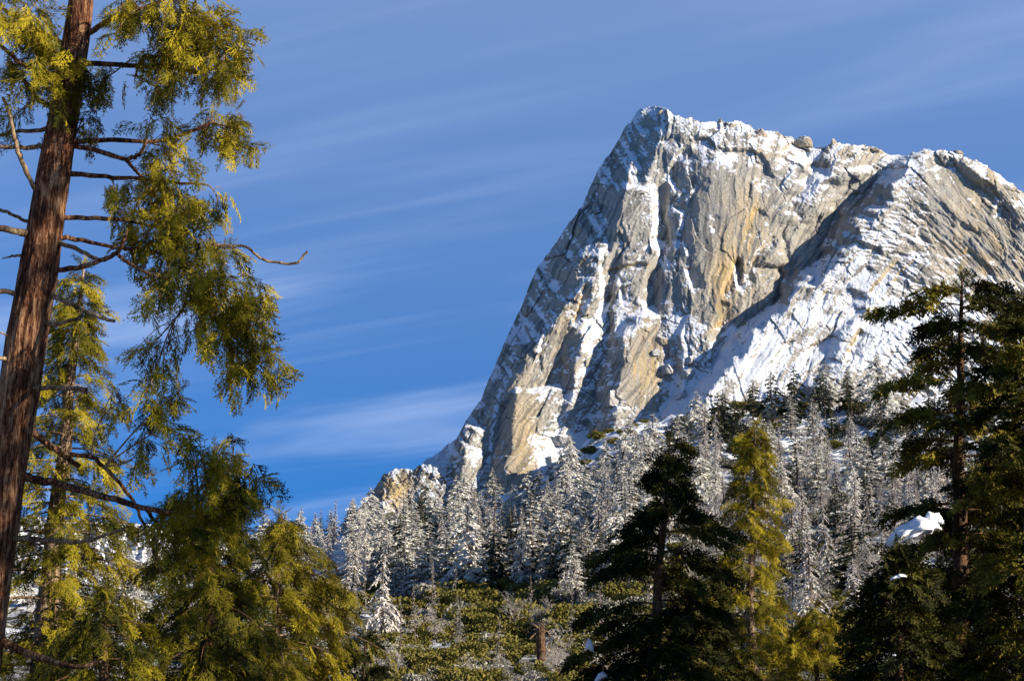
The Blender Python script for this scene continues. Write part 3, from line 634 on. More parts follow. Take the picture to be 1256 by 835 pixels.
# ------------------------------------------------------------------ the big cedar on the left: every limb digitised
def big_cedar():
    rng = np.random.default_rng(21); Y0 = 20.0; px = Y0 / FPX * 1.02
    base = at(-60, 944, Y0)[()]; base[2] = ground_z(base[0], base[1]) - .1
    root = empty('incense_cedar', base)
    cl = [(-58, 940), (-36, 835), (-24, 767), (-15, 717), (-4, 641), (7, 566), (22, 490), (32, 420), (49, 320), (65, 220), (77, 150), (89, 80), (97, 20), (105, -50), (128, -200), (168, -560)]
    wd = [86, 64, 58, 55, 53, 51, 50, 50, 47, 42, 38, 35, 33, 29, 22, 3]
    P = np.array([at(u, v, Y0) for u, v in cl]) - base
    tr = Acc(); Pp = smooth_path(P, 5); rr = np.interp(np.linspace(0, 1, len(Pp)), np.linspace(0, 1, len(wd)), wd) * px / 2
    # fluted, shreddy trunk surface
    n = 72; m = len(Pp); K = 10
    idx = np.linspace(0, m - 1, (m - 1) * K + 1); PP = np.stack([np.interp(idx, np.arange(m), Pp[:, k]) for k in range(3)], 1); RR = np.interp(idx, np.arange(m), rr)
    T = np.gradient(PP, axis=0); T /= np.linalg.norm(T, axis=1, keepdims=True); A = np.cross(T, [0, 1.0, 0]); A /= np.linalg.norm(A, axis=1, keepdims=True); B = np.cross(T, A)
    th = np.linspace(0, 2 * np.pi, n, endpoint=False); zz = PP[:, 2][:, None] + 0 * th[None]; tt = th[None] + 0 * zz
    cxn = np.cos(tt) * 4.2; 
    flute = np.abs(noise2(tt * 9 / np.pi + .6 * noise2(zz * .8, tt * 2, 502), zz * .55, 501)) * .6 + np.abs(noise2(tt * 20 / np.pi, zz * 1.3, 505)) * .35
    w_ = np.minimum(1, np.minimum(tt, 2 * np.pi - tt) * 3)
    r_ = RR[:, None] * (1 - .13 * flute * w_ + .05 * noise2(cxn, zz * .9, 507))
    V = PP[:, None] + r_[..., None] * (np.cos(tt)[..., None] * A[:, None] + np.sin(tt)[..., None] * B[:, None])
    i = np.arange(len(PP) - 1)[:, None] * n; j = np.arange(n)[None]; k = (j + 1) % n
    tr.add(V.reshape(-1, 3), np.stack([i + j, i + k, i + n + k, i + n + j], -1).reshape(-1, 4))
    obj('trunk', tr.mesh('cedar_trunk', MB_CEDAR, smooth=False), root)
    # limbs: photo polyline, thickness in px (root, tip), depth drift in m, dead?
    L = [([(105, 42), (135, 26), (180, 8), (235, -14)], 8, 3, -.6, 0), ([(104, 78), (150, 80), (200, 83), (250, 90)], 8, 4, -.3, 0), ([(88, 174), (140, 172), (180, 174), (218, 168), (262, 150)], 7, 4, .5, 0),
         ([(86, 178), (120, 185), (150, 194), (168, 191), (177, 180), (180, 160)], 7, 3.5, -.5, 0), ([(155, 196), (163, 206), (174, 217)], 5, 4, -.2, 0), ([(80, 212), (130, 217), (170, 219), (215, 224), (250, 226)], 7, 3, .4, 0),
         ([(72, 267), (128, 268), (160, 272), (200, 280)], 7, 3, .7, 0), ([(70, 293), (85, 292), (110, 297), (145, 304), (178, 307), (215, 316)], 7, 3, .3, 0), ([(70, 296), (95, 306), (122, 319)], 6, 5, -.4, 1),
         ([(58, 338), (75, 331), (100, 327), (128, 318), (145, 308), (152, 294), (156, 283)], 8, 3.5, -.8, 0), ([(144, 311), (158, 323), (180, 334), (205, 345), (235, 365)], 5, 2.5, -.3, 0), ([(60, 360), (75, 367), (100, 379), (121, 389), (141, 394)], 7, 4, -.7, 1),
         ([(52, 397), (70, 397), (90, 392), (101, 387)], 7, 3, -.5, 1), ([(36, 477), (60, 475), (106, 478)], 7, 5, -.8, 1), ([(30, 522), (55, 542), (75, 556), (98, 572)], 9, 6, .6, 0),
         ([(22, 582), (45, 588), (70, 593), (110, 604), (150, 615), (190, 626), (245, 628), (305, 621)], 11, 4, -.9, 0), ([(75, 556), (110, 560), (128, 573), (160, 609), (174, 638), (186, 670), (202, 706)], 6, 2.5, .3, 0),
         ([(10, 660), (40, 661), (70, 663), (100, 664), (130, 656), (152, 648)], 8, 3, -.8, 1), ([(-6, 778), (15, 792), (40, 803), (70, 812), (100, 817), (126, 811)], 11, 4, -.8, 0), ([(180, 625), (195, 645), (212, 665), (222, 690)], 5, 3, .2, 0),
         ([(85, 60), (60, 44), (30, 28), (5, 12), (-20, 0)], 7, 3, -.4, 0), ([(80, 95), (55, 88), (25, 78), (0, 55), (-30, 48)], 7, 4, -.7, 0), ([(72, 130), (48, 124), (30, 100), (10, 75)], 7, 4, .3, 0),
         ([(66, 154), (45, 161), (22, 161), (0, 166), (-20, 170)], 6, 4, .3, 1), ([(62, 177), (40, 181), (18, 181), (-12, 179)], 7, 5, -.3, 1), ([(56, 245), (45, 235), (32, 210), (22, 186), (16, 160), (12, 143), (4, 120)], 7, 4, -.6, 1),
         ([(44, 272), (30, 270), (12, 262), (-10, 253)], 5, 4, -.3, 1), ([(40, 288), (20, 284), (-8, 279)], 10, 8, -.5, 1), ([(34, 315), (18, 314), (3, 317)], 5, 1.5, .3, 1), ([(28, 361), (10, 358), (-10, 356)], 7, 6, -.4, 1), ([(18, 441), (5, 440), (-12, 438)], 6, 4, -.4, 1),
         ([(20, 415), (8, 411), (-8, 406)], 3, 2, -.3, 1), ([(92, 92), (108, 108), (116, 122), (118, 137)], 2.5, 1.2, -.6, 1), ([(262, 300), (285, 302), (303, 303), (318, 316), (345, 323), (365, 321), (377, 308)], 4, 3, .4, 1), ([(200, 83), (188, 92), (186, 104)], 1.6, 1, -.3, 0)]
    limbs = []
    for pts, w0, w1, dy, dead in L:
        q = np.array(pts, float); f = np.linspace(0, 1, len(q))
        Pw = np.array([at(u, v, Y0 + dy * min(1, s * 1.3)) for (u, v), s in zip(q, f)]) - base
        Ps = smooth_path(Pw, 5); Ps[1:-1] += rng.normal(0, .006, Ps[1:-1].shape)
        a = Acc(); tube(a, Ps, np.linspace(w0, w1, len(Ps)) * px / 2, 8, rough=.07, rng=rng)
        o = obj('branch', a.mesh('cedar_branch', MB_DEAD if dead and w0 < 12 else MB_CEDAR, smooth=True), root)
        limbs.append((o, q, Ps, dead, dy))
    # foliage masses: photo ellipse, density; each hangs from the nearest living limb
    E = [(40, 22, 46, 30, 1), (48, 62, 40, 32, 1), (55, 105, 42, 36, 1), (14, 90, 22, 30, .7), (10, 150, 12, 26, .5), (95, 75, 26, 46, .5), (112, 148, 16, 34, .5), (78, 165, 12, 26, .25), (8, 15, 20, 30, .8),
         (165, 18, 42, 30, 1.1), (215, 22, 52, 36, 1.2), (258, 42, 48, 38, 1.2), (200, 62, 46, 28, 1.1), (268, 88, 36, 34, 1.1), (222, 100, 34, 16, .7), (288, 60, 22, 30, .6), (130, 95, 12, 14, .5), (185, 122, 12, 22, .4),
         (288, 155, 24, 30, 1), (300, 188, 26, 20, .9), (262, 150, 22, 22, .8), (190, 150, 22, 22, .7), (198, 180, 28, 24, .8), (205, 208, 32, 24, .9), (165, 222, 30, 18, .6), (140, 236, 20, 12, .4),
         (200, 240, 40, 24, 1), (165, 262, 34, 22, .9), (225, 262, 38, 30, 1.1), (270, 250, 18, 16, .4), (190, 295, 38, 26, 1), (240, 300, 40, 30, 1.1), (200, 335, 34, 24, .9), (255, 340, 40, 30, 1.1), (285, 305, 18, 20, .6), (298, 360, 36, 32, 1),
         (235, 375, 34, 32, .9), (190, 365, 24, 20, .6), (310, 400, 32, 30, 1), (280, 415, 30, 34, 1), (318, 440, 26, 32, .9), (292, 470, 24, 26, .8), (336, 468, 12, 12, .6), (240, 415, 22, 22, .5), (205, 430, 20, 16, .5),
         (170, 440, 20, 12, .3), (185, 470, 30, 22, .7), (150, 490, 24, 22, .5), (205, 492, 34, 26, .8), (190, 530, 34, 24, .7), (165, 560, 24, 18, .4), (235, 545, 20, 12, .4), (245, 555, 34, 22, 1), (285, 548, 20, 12, .6), (282, 590, 42, 22, 1.2), (312, 595, 20, 12, .7), (235, 600, 36, 30, 1.2), (215, 640, 34, 34, 1.2), (255, 650, 34, 34, 1.2), (290, 625, 20, 22, .8), (228, 690, 30, 30, 1)]
    fol = {}
    alive = [k for k, l in enumerate(limbs) if not l[3]]
    for cx_, cy_, rx, ry, dn in E:
        best = min(alive, key=lambda k: min(np.hypot(limbs[k][1][:, 0] - cx_, limbs[k][1][:, 1] - cy_)))
        o, q, Ps, _, dy = limbs[best]
        a, tw = Acc(), Acc()
        ns = int(dn * rx * ry / 22)
        yy = Y0 + dy + rng.uniform(-.35, .35)
        # side limb from the branch into the mass
        j = int(np.argmin(np.hypot(q[:, 0] - cx_, q[:, 1] - cy_))); p0 = limbs[best][2][min(len(Ps) - 1, j * 5)]
        c0 = at(cx_, cy_, yy) - base; mid = (p0 + c0) / 2 + np.array([0, 0, .10 * np.linalg.norm(c0 - p0)]) + rng.normal(0, .05, 3)
        stem_ = smooth_path([p0, mid, c0], 5); tube(tw, stem_, np.linspace(2.6, 1.2, len(stem_)) * px / 2, 4)
        # sub-clumps: fans of sprays along short drooping twigs
        nt_ = max(3, int(dn * rx * ry / 130))
        for _ in range(nt_):
            r_ = math.sqrt(rng.random()); an = rng.uniform(0, 6.28); uu_ = cx_ + rx * r_ * math.cos(an); vv_ = cy_ + ry * r_ * math.sin(an)
            e = at(uu_, vv_, yy + rng.normal(0, .45)) - base; b0 = stem_[rng.integers(len(stem_) // 3, len(stem_))]
            mid = (b0 + e) / 2 + np.array([0, 0, rng.uniform(.02, .12)]); t2 = smooth_path([b0, mid, e], 4); tube(tw, t2, np.linspace(1.3, .6, len(t2)) * px / 2, 4)
            k_ = max(4, int(ns / nt_ * 1.15)); ss = rng.uniform(.25, 1.05, k_)
            P_ = np.stack([np.interp(ss, np.linspace(0, 1, len(t2)), t2[:, c]) for c in range(3)], 1) + rng.normal(0, .07, (k_, 3))
            d = e - b0; d /= np.linalg.norm(d) + 1e-6
            X_ = d * .6 + np.array([.12, 0, -.85]) * rng.uniform(.3, 1.5, k_)[:, None] + rng.normal(0, .42, (k_, 3))
            tb = np.clip(rng.normal(.60, .28), 0, 1); S_ = rng.uniform(.22, .52, k_); w_ = rng.integers(0, 5, k_); T_ = np.clip(tb + rng.normal(0, .22, k_), 0, 1)
            for z in range(5): stamp(a, T_CED[z], P_[w_ == z], X_[w_ == z], S_[w_ == z], T_[w_ == z], rng, .6)
        obj('foliage', a.mesh('cedar_foliage', MC_LIT), o); obj('twig', tw.mesh('cedar_twig', MB_DEAD), o)
    tag(root, 'tall leaning cedar with a thick shredded cinnamon trunk and bare broken limb stubs', 'tree')
big_cedar()

def plant(u_top, v_top, u_base, Y, dz=-.2):
    b = at(u_base, 835, Y); x = b[0]; return at(u_top, v_top, Y), np.array([x, Y, float(ground_z(x, Y)) + dz])
def hero(name, label, ut, vt, ub, Y, r0, prof_px, mats, kind, nb, seed, spray, **kw):
    """prof_px: [(v, reach in photo px)] from the picture"""
    top, base = plant(ut, vt, ub, Y)
    vv = np.array([p[0] for p in prof_px], float); z = at(ut, vv, Y)[:, 2]; t = (z - base[2]) / (top[2] - base[2]); r = np.array([p[1] for p in prof_px]) * Y / FPX
    o = np.argsort(t); prof = [(0, r[o][0])] + list(zip(t[o], r[o]))
    return tag(conifer(name, top, base, r0, prof, mats, kind, nb, seed, spray, **kw), label, 'tree')
hero('incense_cedar', 'slender yellow-green cedar with a pale trunk right behind the thick leaning trunk', 104, 318, 45, 36, .34, [(330, 8), (370, 30), (420, 45), (480, 62), (560, 80), (640, 100), (720, 112), (835, 120)], (MC_LIT, MB_PALE), 'cedar', 150, 31, .62, gap=.12, droop=.30, tintr=(.2, .9), dens=1.0)
hero('incense_cedar', 'dense dark green cedar beneath the longest limb of the leaning cedar', 262, 600, 255, 31, .30, [(600, 8), (640, 55), (690, 80), (760, 95), (835, 110)], (MC_LIT, MB_FIR), 'cedar', 84, 32, .55, gap=.22, droop=.5, tintr=(.0, .5), dens=1.1)
hero('incense_cedar', 'small golden green cedar with a bare spindly tip beside dense dark cedar', 346, 628, 332, 34, .16, [(628, 2), (652, 14), (664, 66), (700, 102), (740, 118), (790, 120), (835, 115)], (MC_YEL, MB_PALE), 'cedar', 110, 33, .52, gap=.16, droop=.40, tintr=(.0, .75), dens=1.1, dead=.08)
hero('incense_cedar', 'bushy olive cedar low in the corner under the leaning trunk', 130, 716, 128, 29, .16, [(716, 6), (750, 50), (790, 75), (835, 90)], (MC_LIT, MB_FIR), 'cedar', 60, 34, .50, gap=.15, droop=.45, tintr=(.0, .7))
hero('incense_cedar', 'golden cedar with a narrow pointed crown between the two black firs', 926, 516, 918, 64, .26, [(516, 4), (550, 26), (600, 38), (640, 46), (690, 52), (740, 66), (790, 82), (835, 95)], (MC_YEL, MB_PALE), 'cedar', 135, 35, .72, gap=.18, droop=.30, tintr=(.2, 1.0), dens=1.25)
hero('incense_cedar', 'squat golden cedar at the right foot of the narrow pointed one', 1000, 742, 1002, 60, .16, [(742, 6), (770, 38), (800, 55), (835, 70)], (MC_YEL, MB_FIR), 'cedar', 75, 36, .70, gap=.06, droop=.35, tintr=(.05, .8))
hero('fir_tree', 'black silhouetted fir standing left of the golden pointed cedar', 822, 532, 792, 50, .26, [(532, 6), (560, 34), (590, 46), (625, 66), (660, 82), (700, 92), (760, 102), (835, 108)], (MF_DARK, MB_FIR), 'fir', 84, 37, .72, gap=.22, droop=.36, rise=.16, tintr=(0, .6), dens=2.2)
hero('fir_tree', 'largest dark fir with ragged top and a clump of snow on one bough', 1180, 332, 1168, 45, .36, [(332, 10), (352, 60), (380, 100), (420, 92), (470, 110), (510, 118), (560, 105), (620, 100), (700, 112), (835, 120)], (MF_DARK, MB_FIR), 'fir', 96, 38, .74, gap=.20, droop=.30, rise=.18, tintr=(.2, 1.0), dens=2.2)
hero('fir_tree', 'dark fir crowding the picture edge right of the largest fir', 1262, 366, 1258, 42, .26, [(366, 8), (400, 45), (460, 60), (560, 70), (700, 80), (835, 90)], (MF_DARK, MB_FIR), 'fir', 74, 39, .74, gap=.14, droop=.30, tintr=(.2, 1.0), dens=2.3)
hero('fir_tree', 'low dark fir in the shade under the largest fir', 1098, 668, 1100, 40, .15, [(668, 6), (700, 34), (760, 52), (835, 62)], (MF_DARK, MB_FIR), 'fir', 70, 40, .66, gap=.06, droop=.35, tintr=(0, .5), dens=1.6)
hero('fir_tree', 'dark fir with a bare lower stem filling the gap right of the largest fir', 1216, 556, 1213, 52, .18, [(556, 6), (600, 32), (680, 52), (835, 70)], (MF_DARK, MB_FIR), 'fir', 80, 41, .75, gap=.06, droop=.35, tintr=(0, .8), dens=1.6)
hero('fir_tree', 'small dark fir at the foot of the black silhouetted fir', 868, 716, 866, 55, .14, [(716, 5), (750, 34), (790, 48), (835, 56)], (MF_DARK, MB_FIR), 'fir', 66, 42, .7, gap=.05, droop=.35, tintr=(0, .55), dens=1.6)
hero('fir_tree', 'young dark fir poking up beside the small golden green cedar', 448, 778, 446, 40, .10, [(778, 6), (800, 26), (835, 40)], (MF_DARK, MB_FIR), 'fir', 36, 43, .60, gap=.1, droop=.2, tintr=(0, .5))
# a loose cedar beyond the right edge dapples the big trunk
for i, (x, y, h) in enumerate([(8.2, 13.2, 15.2), (11.6, 11.8, 13.5), (12.0, 22.8, 15)]):
    z = float(ground_z(x, y))
    tag(conifer('incense_cedar', (x, y, z + h), (x, y, z - .2), .22, [(0, 1.6), (.5, 2.2), (.85, 1.8), (1, .3)], (MC_LIT, MB_FIR), 'cedar', 80, 60 + i, .55, gap=.22, droop=.3, dens=1.2), 'loose cedar standing out of the picture to the right', 'tree', 'cedars beyond the right edge')
# trees outside the picture on the right, whose shadows fall across the two firs
for i, (x, y, h) in enumerate([(31, 37.5, 10), (38, 34, 12), (27, 31, 8), (34, 30, 10.5), (44, 40, 14.5)]):
    z = float(ground_z(x, y))
    tag(conifer('fir_tree', (x, y, z + h), (x, y, z - .2), .3, [(0, 3.6), (.5, 2.9), (1, .2)], (MF_DARK, MB_FIR), 'fir', 60, 50 + i, 1.3, gap=.03, droop=.3, dens=.8), 'dark fir standing out of the picture to the right', 'tree', 'firs beyond the right edge')
# ------------------------------------------------------------------ frosted forest on the slope
def frost_mat(name, dark, mid, white):
    m = M(name); t = m.attr('tint'); p = m.objco(); n = m.noise(1.6, 3, .6, p)
    f = m.math('ADD', t, m.math('MULTIPLY', m.math('SUBTRACT', n, .5), .35))
    col = m.ramp(f, [(.05, dark), (.40, mid), (.80, white)]); m.color(col)
    tr = m.n('ShaderNodeBsdfTranslucent'); m.l(col, tr.inputs[0]); mx = m.n('ShaderNodeMixShader'); mx.inputs[0].default_value = .12
    m.l(m.b.outputs[0], mx.inputs[1]); m.l(tr.outputs[0], mx.inputs[2]); m.l(mx.outputs[0], m.out.inputs[0]); return m.m
MR_FIR = frost_mat('frosted fir needles', (.040, .040, .022), (.33, .305, .235), (.82, .79, .72))
MR_BARE = frost_mat('rime on bare twigs', (.09, .07, .05), (.42, .365, .305), (.78, .73, .66))
MR_GREEN = frost_mat('lightly dusted needles', (.020, .026, .010), (.070, .072, .026), (.45, .45, .40))
MS_GREEN = foliage_mat('manzanita leaves', (.035, .036, .010), (.165, .140, .030), (.33, .27, .075), .1)
MS_RIME = frost_mat('frosted brush', (.05, .045, .02), (.19, .17, .11), (.60, .57, .52))
MB_TRUNK = bark_mat('frosted trunk', (.085, .06, .045), (.30, .25, .21))

def strip(acc, P, w, tint, rng):
    """a bough as a chain of short flat leaves, two crossed rows"""
    P = np.asarray(P, float); k = len(P) - 1
    d = P[1:] - P[:-1]
    for _ in range(2):
        nrm = rng.normal(0, .5, (k, 3)) + np.array([0, 0, 1.0] if _ == 0 else [0.7, .7, .2])
        s = np.cross(d, nrm); s /= np.linalg.norm(s, axis=1, keepdims=True) + 1e-9; s = s * (w * rng.uniform(.6, 1.3, k))[:, None] * .5
        mid = P[:-1] + d * .5
        V = np.stack([P[:-1] - d * .15, mid + s, P[1:] + d * .15, mid - s], 1)
        acc.add(V.reshape(-1, 3), np.arange(4 * k).reshape(-1, 4), np.repeat(np.clip(tint + rng.normal(0, .08, k), 0, 1), 4))

def frosted_conifer_mesh(seed, H, Rr, nb, frost, droop, mat, thin=1.0):
    rng = np.random.default_rng(seed); tr = Acc(); cr = Acc(); ts = np.linspace(0, 1, 10)
    TP = np.stack([.02 * H * noise2(ts * 2, ts * 0 + seed, 1) * (ts > 0), .02 * H * noise2(ts * 2, ts * 0 + seed, 2) * (ts > 0), ts * H], 1)
    tube(tr, TP, .016 * H * (1 - ts) ** .8 + .03, 6)
    az = 0
    for i in range(nb):
        t = .10 + .89 * (i + rng.random()) / nb; az += 2.4 + rng.normal(0, .4)
        L = Rr * (1 - t) ** .75 * rng.uniform(.45, 1.15) + .15
        if rng.random() < .07: continue
        o = np.array([math.cos(az), math.sin(az), 0]); lat = np.array([-o[1], o[0], 0]); s = np.linspace(0, 1, 5)
        p0 = np.array([np.interp(t, ts, TP[:, k]) for k in range(3)])
        B = p0 + L * (s[:, None] * o) + L * (.22 * s - droop * s ** 2)[:, None] * np.array([0, 0, 1.0]) + rng.normal(0, .04 * L, 3) * s[:, None]
        strip(cr, B, (.16 + .14 * L) * thin, frost + .15, rng)
        nsub = int(4 + L * 3.0)
        for j in range(nsub):
            q = rng.uniform(.15, 1.0); b = np.array([np.interp(q, s, B[:, k]) for k in range(3)]); sg = rng.choice([-1, 1]); l2 = L * rng.uniform(.18, .42) * (1.25 - .6 * q)
            dn = rng.uniform(.0, 1.0)
            e = b + l2 * (o * rng.uniform(.2, .9) + lat * sg * rng.uniform(.3, .9)) - l2 * dn * droop * 1.5 * np.array([0, 0, 1.0])
            strip(cr, np.stack([b, (b + e) / 2 + [0, 0, .06 * l2], e]), (.19 + .11 * L) * thin, np.clip(frost + .10 - .45 * dn * rng.random() + rng.normal(0, .12), 0, 1), rng)
        if rng.random() < .8:   # dark needles with little frost under the bough
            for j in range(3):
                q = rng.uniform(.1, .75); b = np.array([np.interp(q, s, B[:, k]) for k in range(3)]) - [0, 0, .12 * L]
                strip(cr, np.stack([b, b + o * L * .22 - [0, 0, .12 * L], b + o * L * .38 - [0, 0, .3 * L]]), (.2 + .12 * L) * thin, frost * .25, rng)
    return tr.mesh('frosted_trunk', MB_TRUNK, True), cr.mesh('frosted_crown', mat)
def bare_tree_mesh(seed, H, spread, frost, weep=0.0):
    rng = np.random.default_rng(seed); tr = Acc(); cr = Acc()
    def grow(p, d, L, r, lvl):
        n = 4; pts = [p]
        for i in range(n):
            d = d + rng.normal(0, .16, 3) + np.array([0, 0, (.10 if lvl < 1 else .03) - weep * .22 * lvl]); d = d / np.linalg.norm(d); pts.append(pts[-1] + d * L / n)
        pts = np.array(pts)
        if lvl == 0: tube(tr, pts, np.linspace(r, r * .55, n + 1), 6)
        elif lvl == 1: tube(tr, pts, np.linspace(r, r * .4, n + 1), 4); strip(cr, pts + [0, 0, r], r * 1.8 + .04, frost + .1, rng)
        else: strip(cr, pts, .055 + .10 * (lvl == 2), frost + rng.normal(0, .1), rng)
        if lvl >= 4: return
        k = [6, 5, 5, 3][lvl] if lvl else 8
        for i in range(k):
            q = rng.uniform(.30, 1.0); j = min(n - 1, int(q * n)); b = pts[j] + (pts[j + 1] - pts[j]) * (q * n - j)
            a = rng.uniform(0, 6.28); o = np.array([math.cos(a), math.sin(a), rng.uniform(.0, .6)]); nd = (d * .55 + o * spread); nd /= np.linalg.norm(nd)
            grow(b, nd, L * rng.uniform(.42, .62), r * .42, lvl + 1)
    grow(np.zeros(3), np.array([0, 0, 1.0]), H * .62, .014 * H, 0)
    return tr.mesh('bare_trunk', MB_TRUNK, True), cr.mesh('bare_crown', MR_BARE)
def spindly_mesh(seed, H, nb, frost):
    """dead straight pole with short rimed twigs"""
    rng = np.random.default_rng(seed); tr = Acc(); cr = Acc(); ts = np.linspace(0, 1, 8)
    TP = np.stack([.015 * H * noise2(ts * 2, ts * 0 + seed, 3), .015 * H * noise2(ts * 2, ts * 0 + seed, 4), ts * H], 1); tube(tr, TP, .010 * H * (1 - ts) ** .7 + .025, 6)
    for i in range(nb):
        t = .12 + .88 * rng.random() ** .8; a = rng.uniform(0, 6.28); L = H * .15 * (1.1 - t) * rng.uniform(.3, 1.25); o = np.array([math.cos(a), math.sin(a), rng.uniform(-.35, .25)])
        b = np.array([np.interp(t, ts, TP[:, k]) for k in range(3)]); e = b + o * L; strip(cr, np.stack([b, (b + e) / 2 + [0, 0, .08 * L], e]), .09 + .03 * L, frost + rng.normal(0, .1), rng)
        for j in range(3):
            q = rng.uniform(.3, 1); bb = b + (e - b) * q; strip(cr, np.stack([bb, bb + rng.normal(0, .35, 3) * L + [0, 0, -.1 * L]]), .08, frost + rng.normal(0, .12), rng)
    return tr.mesh('spindly_trunk', MB_TRUNK, True), cr.mesh('spindly_crown', MR_BARE)
def shrub_mesh(seed, rx, rz, mat, n=1500, lt=(.1, .9), leafs=.30):
    rng = np.random.default_rng(seed); cr = Acc(); st = Acc()
    lob = [(rng.uniform(-.6, .6) * rx, rng.uniform(-.6, .6) * rx, rng.uniform(.35, .8) * rz, rng.uniform(.35, .6)) for _ in range(9)]
    for k in range(7):
        l = lob[k]; pts = np.array([[0, 0, -.2], [l[0] * .4, l[1] * .4, l[2] * .55], [l[0], l[1], l[2]]]); tube(st, smooth_path(pts, 3), np.linspace(.09, .03, 7), 4)
    c = np.array([lob[k] for k in rng.integers(0, 9, n)]); d = rng.normal(0, 1, (n, 3)); d /= np.linalg.norm(d, axis=1, keepdims=True); rr = rng.random(n) ** .4
    P = c[:, :3] + d * (c[:, 3] * rr)[:, None] * np.array([rx, rx, rz * .8]); P[:, 2] = np.maximum(P[:, 2], .02)
    a = rng.normal(0, 1, (n, 3)) + [0, 0, .4]; a /= np.linalg.norm(a, axis=1, keepdims=True); b = np.cross(a, rng.normal(0, 1, (n, 3))); b /= np.linalg.norm(b, axis=1, keepdims=True)
    s = (leafs * rng.uniform(.5, 1.3, n))[:, None]
    V = np.stack([P - a * s, P + b * s * .55, P + a * s, P - b * s * .55], 1)
    tl = np.clip(rng.uniform(*lt, 9)[rng.integers(0, 9, n)] * .6 + .4 * rng.uniform(*lt, n), 0, 1)
    cr.add(V.reshape(-1, 3), np.arange(4 * n).reshape(-1, 4), np.repeat(tl, 4))
    return st.mesh('shrub_stem', MB_TRUNK), cr.mesh('shrub_foliage', mat)

PROTO = {
    'fir': [frosted_conifer_mesh(1, 20, 5.8, 72, .84, .55, MR_FIR), frosted_conifer_mesh(2, 20, 5.0, 78, .76, .50, MR_FIR), frosted_conifer_mesh(3, 20, 6.4, 68, .92, .75, MR_FIR), frosted_conifer_mesh(4, 20, 4.4, 74, .70, .45, MR_FIR)],
    'green': [frosted_conifer_mesh(5, 20, 5.0, 60, .34, .40, MR_GREEN), frosted_conifer_mesh(6, 20, 5.8, 52, .42, .38, MR_GREEN), frosted_conifer_mesh(7, 20, 4.2, 64, .30, .45, MR_GREEN)],
    'larch': [frosted_conifer_mesh(8, 20, 4.0, 84, .72, .80, MR_BARE, .55), frosted_conifer_mesh(9, 20, 5.0, 68, .80, 1.0, MR_BARE, .60), frosted_conifer_mesh(10, 20, 3.4, 84, .64, .60, MR_BARE, .50)],
    'bare': [bare_tree_mesh(11, 14, .75, .50), bare_tree_mesh(12, 12, .9, .55, .5), bare_tree_mesh(13, 13, .65, .45)],
    'spindly': [spindly_mesh(14, 16, 60, .45), spindly_mesh(15, 14, 40, .5), spindly_mesh(16, 18, 80, .40)],
    'brush': [shrub_mesh(17, 3.6, 3.0, MS_GREEN), shrub_mesh(18, 3.0, 2.4, MS_GREEN), shrub_mesh(19, 4.2, 2.8, MS_GREEN, 1800)],
    'rimebrush': [shrub_mesh(20, 3.0, 2.6, MS_RIME, 1300, (.15, .85), .26), shrub_mesh(21, 3.6, 2.8, MS_RIME, 1500, (.1, .7), .26)]}
HREF = {'fir': 20, 'green': 20, 'larch': 20, 'bare': 13, 'spindly': 16, 'brush': 4, 'rimebrush': 4}
NAME = {'fir': 'frosted_conifer', 'green': 'dusted_conifer', 'larch': 'rimed_conifer', 'bare': 'bare_tree', 'spindly': 'dead_pole_tree', 'brush': 'manzanita_shrub', 'rimebrush': 'frosted_shrub'}
KIND = {'fir': ('white frosted conifer with drooping boughs', 'frosted conifers on the slope'), 'green': ('dark green conifer lightly dusted with snow', 'dusted conifers on the slope'), 'larch': ('thin grey rime-coated conifer', 'grey rimed conifers on the slope'),
        'bare': ('leafless grey tree furred with rime', 'leafless rimed trees on the slope'), 'spindly': ('dead straight grey pole with short rimed twigs', 'dead pole trees on the slope'),
        'brush': ('rounded olive green shrub', 'olive shrubs on the slope'), 'rimebrush': ('greyish frosted shrub', 'frosted shrubs on the slope')}
def where(u, v):
    if u < 430: return 'on the low crest left of the mountain'
    if v < 560 and u < 800: return 'on snowy blocks under the tan buttress'
    if v < 560: return 'below the snow apron'
    if v < 655 and u < 600: return 'below the low left cliff end'
    if v < 655 and u < 800: return 'below the rounded tan rock nose'
    if u < 560 and v < 745: return 'between golden cedar and olive brush'
    if u < 800 and v < 745: return 'just above the olive brush'
    if u < 800: return 'in the olive brush at the bottom'
    return 'behind the golden pointed cedar'
RNGF = np.random.default_rng(77)
def put(kind, u, v, hpx=None, H=None, label=None, rot=None, which=None, spec=None):
    k = int(RNGF.integers(len(PROTO[kind]))) if which is None else which
    y = base_y(u, v); x = float(rays(u, v)[0] * y); z = float(ground_z(x, y))
    h = H if H is not None else hpx * y / FPX
    s = h / HREF[kind]
    root = empty(NAME[kind], (x, y, z - .25)); root.rotation_euler = (RNGF.normal(0, .03), RNGF.normal(0, .03), RNGF.uniform(0, 6.28) if rot is None else rot)
    f = RNGF.uniform(1.15, 1.85) if kind in ('fir', 'green') else RNGF.uniform(.9, 1.25); root.scale = (s * f, s * f, s)
    a, b = PROTO[kind][k]; shrub = kind in ('brush', 'rimebrush')
    obj('stem' if shrub else 'trunk', a, root); obj('foliage' if shrub else 'crown', b, root)
    lb = label or (KIND[kind][0] + ' ' + where(u, v)); tag(root, lb, 'shrub' if shrub else 'tree', None if label else KIND[kind][1] + ' ' + where(u, v)); return root
placed = []
